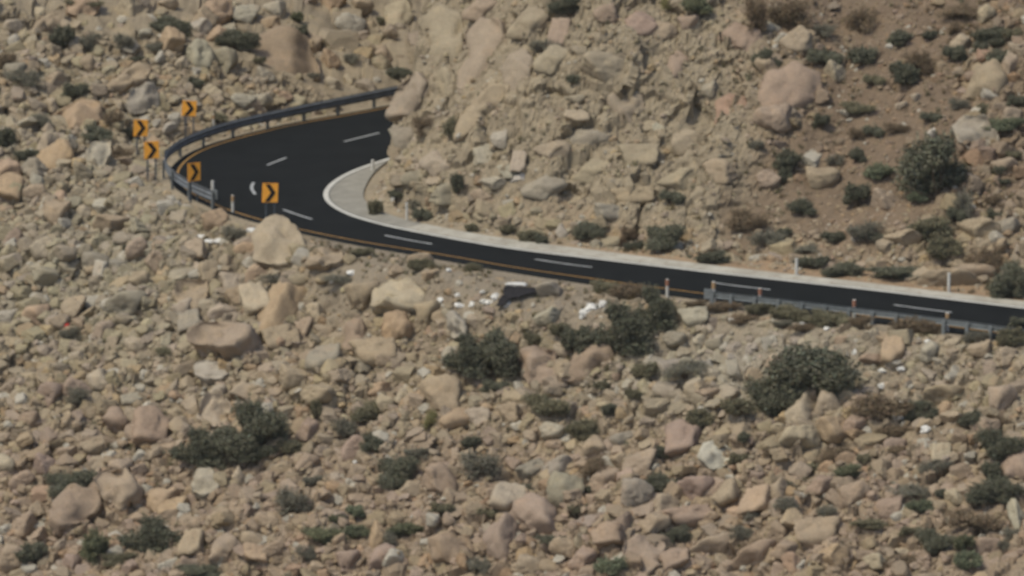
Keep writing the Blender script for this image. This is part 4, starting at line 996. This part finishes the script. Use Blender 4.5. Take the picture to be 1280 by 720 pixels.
# ------------------------------------------------------------------ labels
LM = [('the lowest chevron sign',338,241),('the highest chevron sign',237,135),('the leftmost chevron sign',176,160),('the guardrail end plate',885,370),('the black plastic sheet',648,374),
      ('the biggest bush below the guardrail',1000,470),('the roadside bush pair',780,400),('the biggest bush above the road',1175,207),('the tall lower left bush',326,532),
      ('the largest bottom left bush',185,671),('the huge domed boulder',348,308),('the tall upright block boulder',353,396),('the upright tan block',240,377),('the cream white boulder',893,572),
      ('the far guardrail end',497,115),('the crushed red tin',85,408),('the reddish cliff rock',905,140),('the boulder framed by joints',1233,103),('the round cliff boulder',786,133),
      ('the largest orange tan boulder',90,153),('the big brown slab',358,75),('the bottom middle dark shrub',498,594),('the last lane dash at right',1153,386),('the grey-white wedge boulder',257,602),
      ('the long pinkish slab',737,457),('the picture\'s top left corner',0,0),('the picture\'s top right corner',1280,0),('the picture\'s bottom right corner',1280,720),('the picture\'s bottom left corner',0,720),
      ('the smooth boulder at the right edge',1268,582),('the middle of the bottom edge',640,720),('the middle of the top edge',640,0),('the clean white inner post',995,334),('the flat pinkish face',990,108)]
def where(d, k=0):
    c = sorted(((math.hypot(d['u'] - x, d['v'] - y), n, x, y) for n, x, y in LM if math.hypot(d['u'] - x, d['v'] - y) > 9))
    dist_, n, x, y = c[k]; a = math.degrees(math.atan2(-(d['v'] - y), d['u'] - x)) % 360
    s = int(((a + 22.5) % 360) // 45)
    near = 'just ' if dist_ < 45 else ('' if dist_ < 95 else 'well ')
    w_ = ['right of', 'up-right of', 'above', 'up-left of', 'left of', 'down-left of', 'below', 'down-right of'][s]
    return near + w_ + ' ' + n
def size_word(d):
    a = math.sqrt(d['w'] * d['h']); return 'huge' if a > 58 else 'large' if a > 42 else 'medium' if a > 29 else 'small'
ALL = []
SW = {'angular': 'angular', 'dome': 'rounded', 'block': 'blocky', 'slab': 'slab-like', 'pointed': 'pointed'}
for d in ROCKS: d['lab'] = [d['fixed'] or f"{size_word(d)} {d['col']} {SW[d['shape']]} boulder {where(d)}"]; d['cat'] = 'boulder'; d['grp'] = 'granite boulders on the hillside'
for d in SHRUBS:
    low = d['h'] < .45 * d['w']; d['lab'] = [d['fixed'] or f"{size_word(d)} {d['col']} {'low spreading ' if low else ''}shrub {where(d)}"]; d['cat'] = 'shrub'; d['grp'] = 'desert shrubs among the rocks'
LT = []
for (u, v, a, b_), e in zip(LIT, [x for x in EX if x['o'].get('category') == 'litter']):
    d = dict(u=u, v=v, w=a, h=b_, o=e['o'], fixed=None, cat='litter', grp='white scraps scattered on the slope'); d['lab'] = [f"{'larger' if a * b_ > 60 else 'small'} white scrap {where(d)}"]; LT.append(d)
ALL = ROCKS + SHRUBS + LT
groups = {}
for d in ALL: groups.setdefault(d['lab'][0], []).append(d)
for lab, ds in groups.items():
    if len(ds) == 1: ds[0]['final'] = lab; continue
    us = [d['u'] for d in ds]; vs = [d['v'] for d in ds]; n = len(ds)
    horiz = (max(us) - min(us)) > (max(vs) - min(vs))
    ds.sort(key=(lambda d: d['u']) if horiz else (lambda d: d['v']))
    if n == 2: names = ['left one', 'right one'] if horiz else ['upper one', 'lower one']
    elif n == 3: names = ['leftmost', 'middle one', 'rightmost'] if horiz else ['topmost', 'middle one', 'lowest']
    else:
        o_ = ['', 'second', 'third', 'fourth', 'fifth', 'sixth', 'seventh', 'eighth', 'ninth']
        names = [(('leftmost' if horiz else 'topmost') if i == 0 else ('rightmost' if horiz else 'lowest') if i == n - 1 else o_[min(i, 8)] + (' from left' if horiz else ' from top')) for i in range(n)]
    for d, nm in zip(ds, names): d['final'] = lab + ', ' + nm
for d in ALL: tag(d['o'], d['final'], d['cat'], d['grp'])
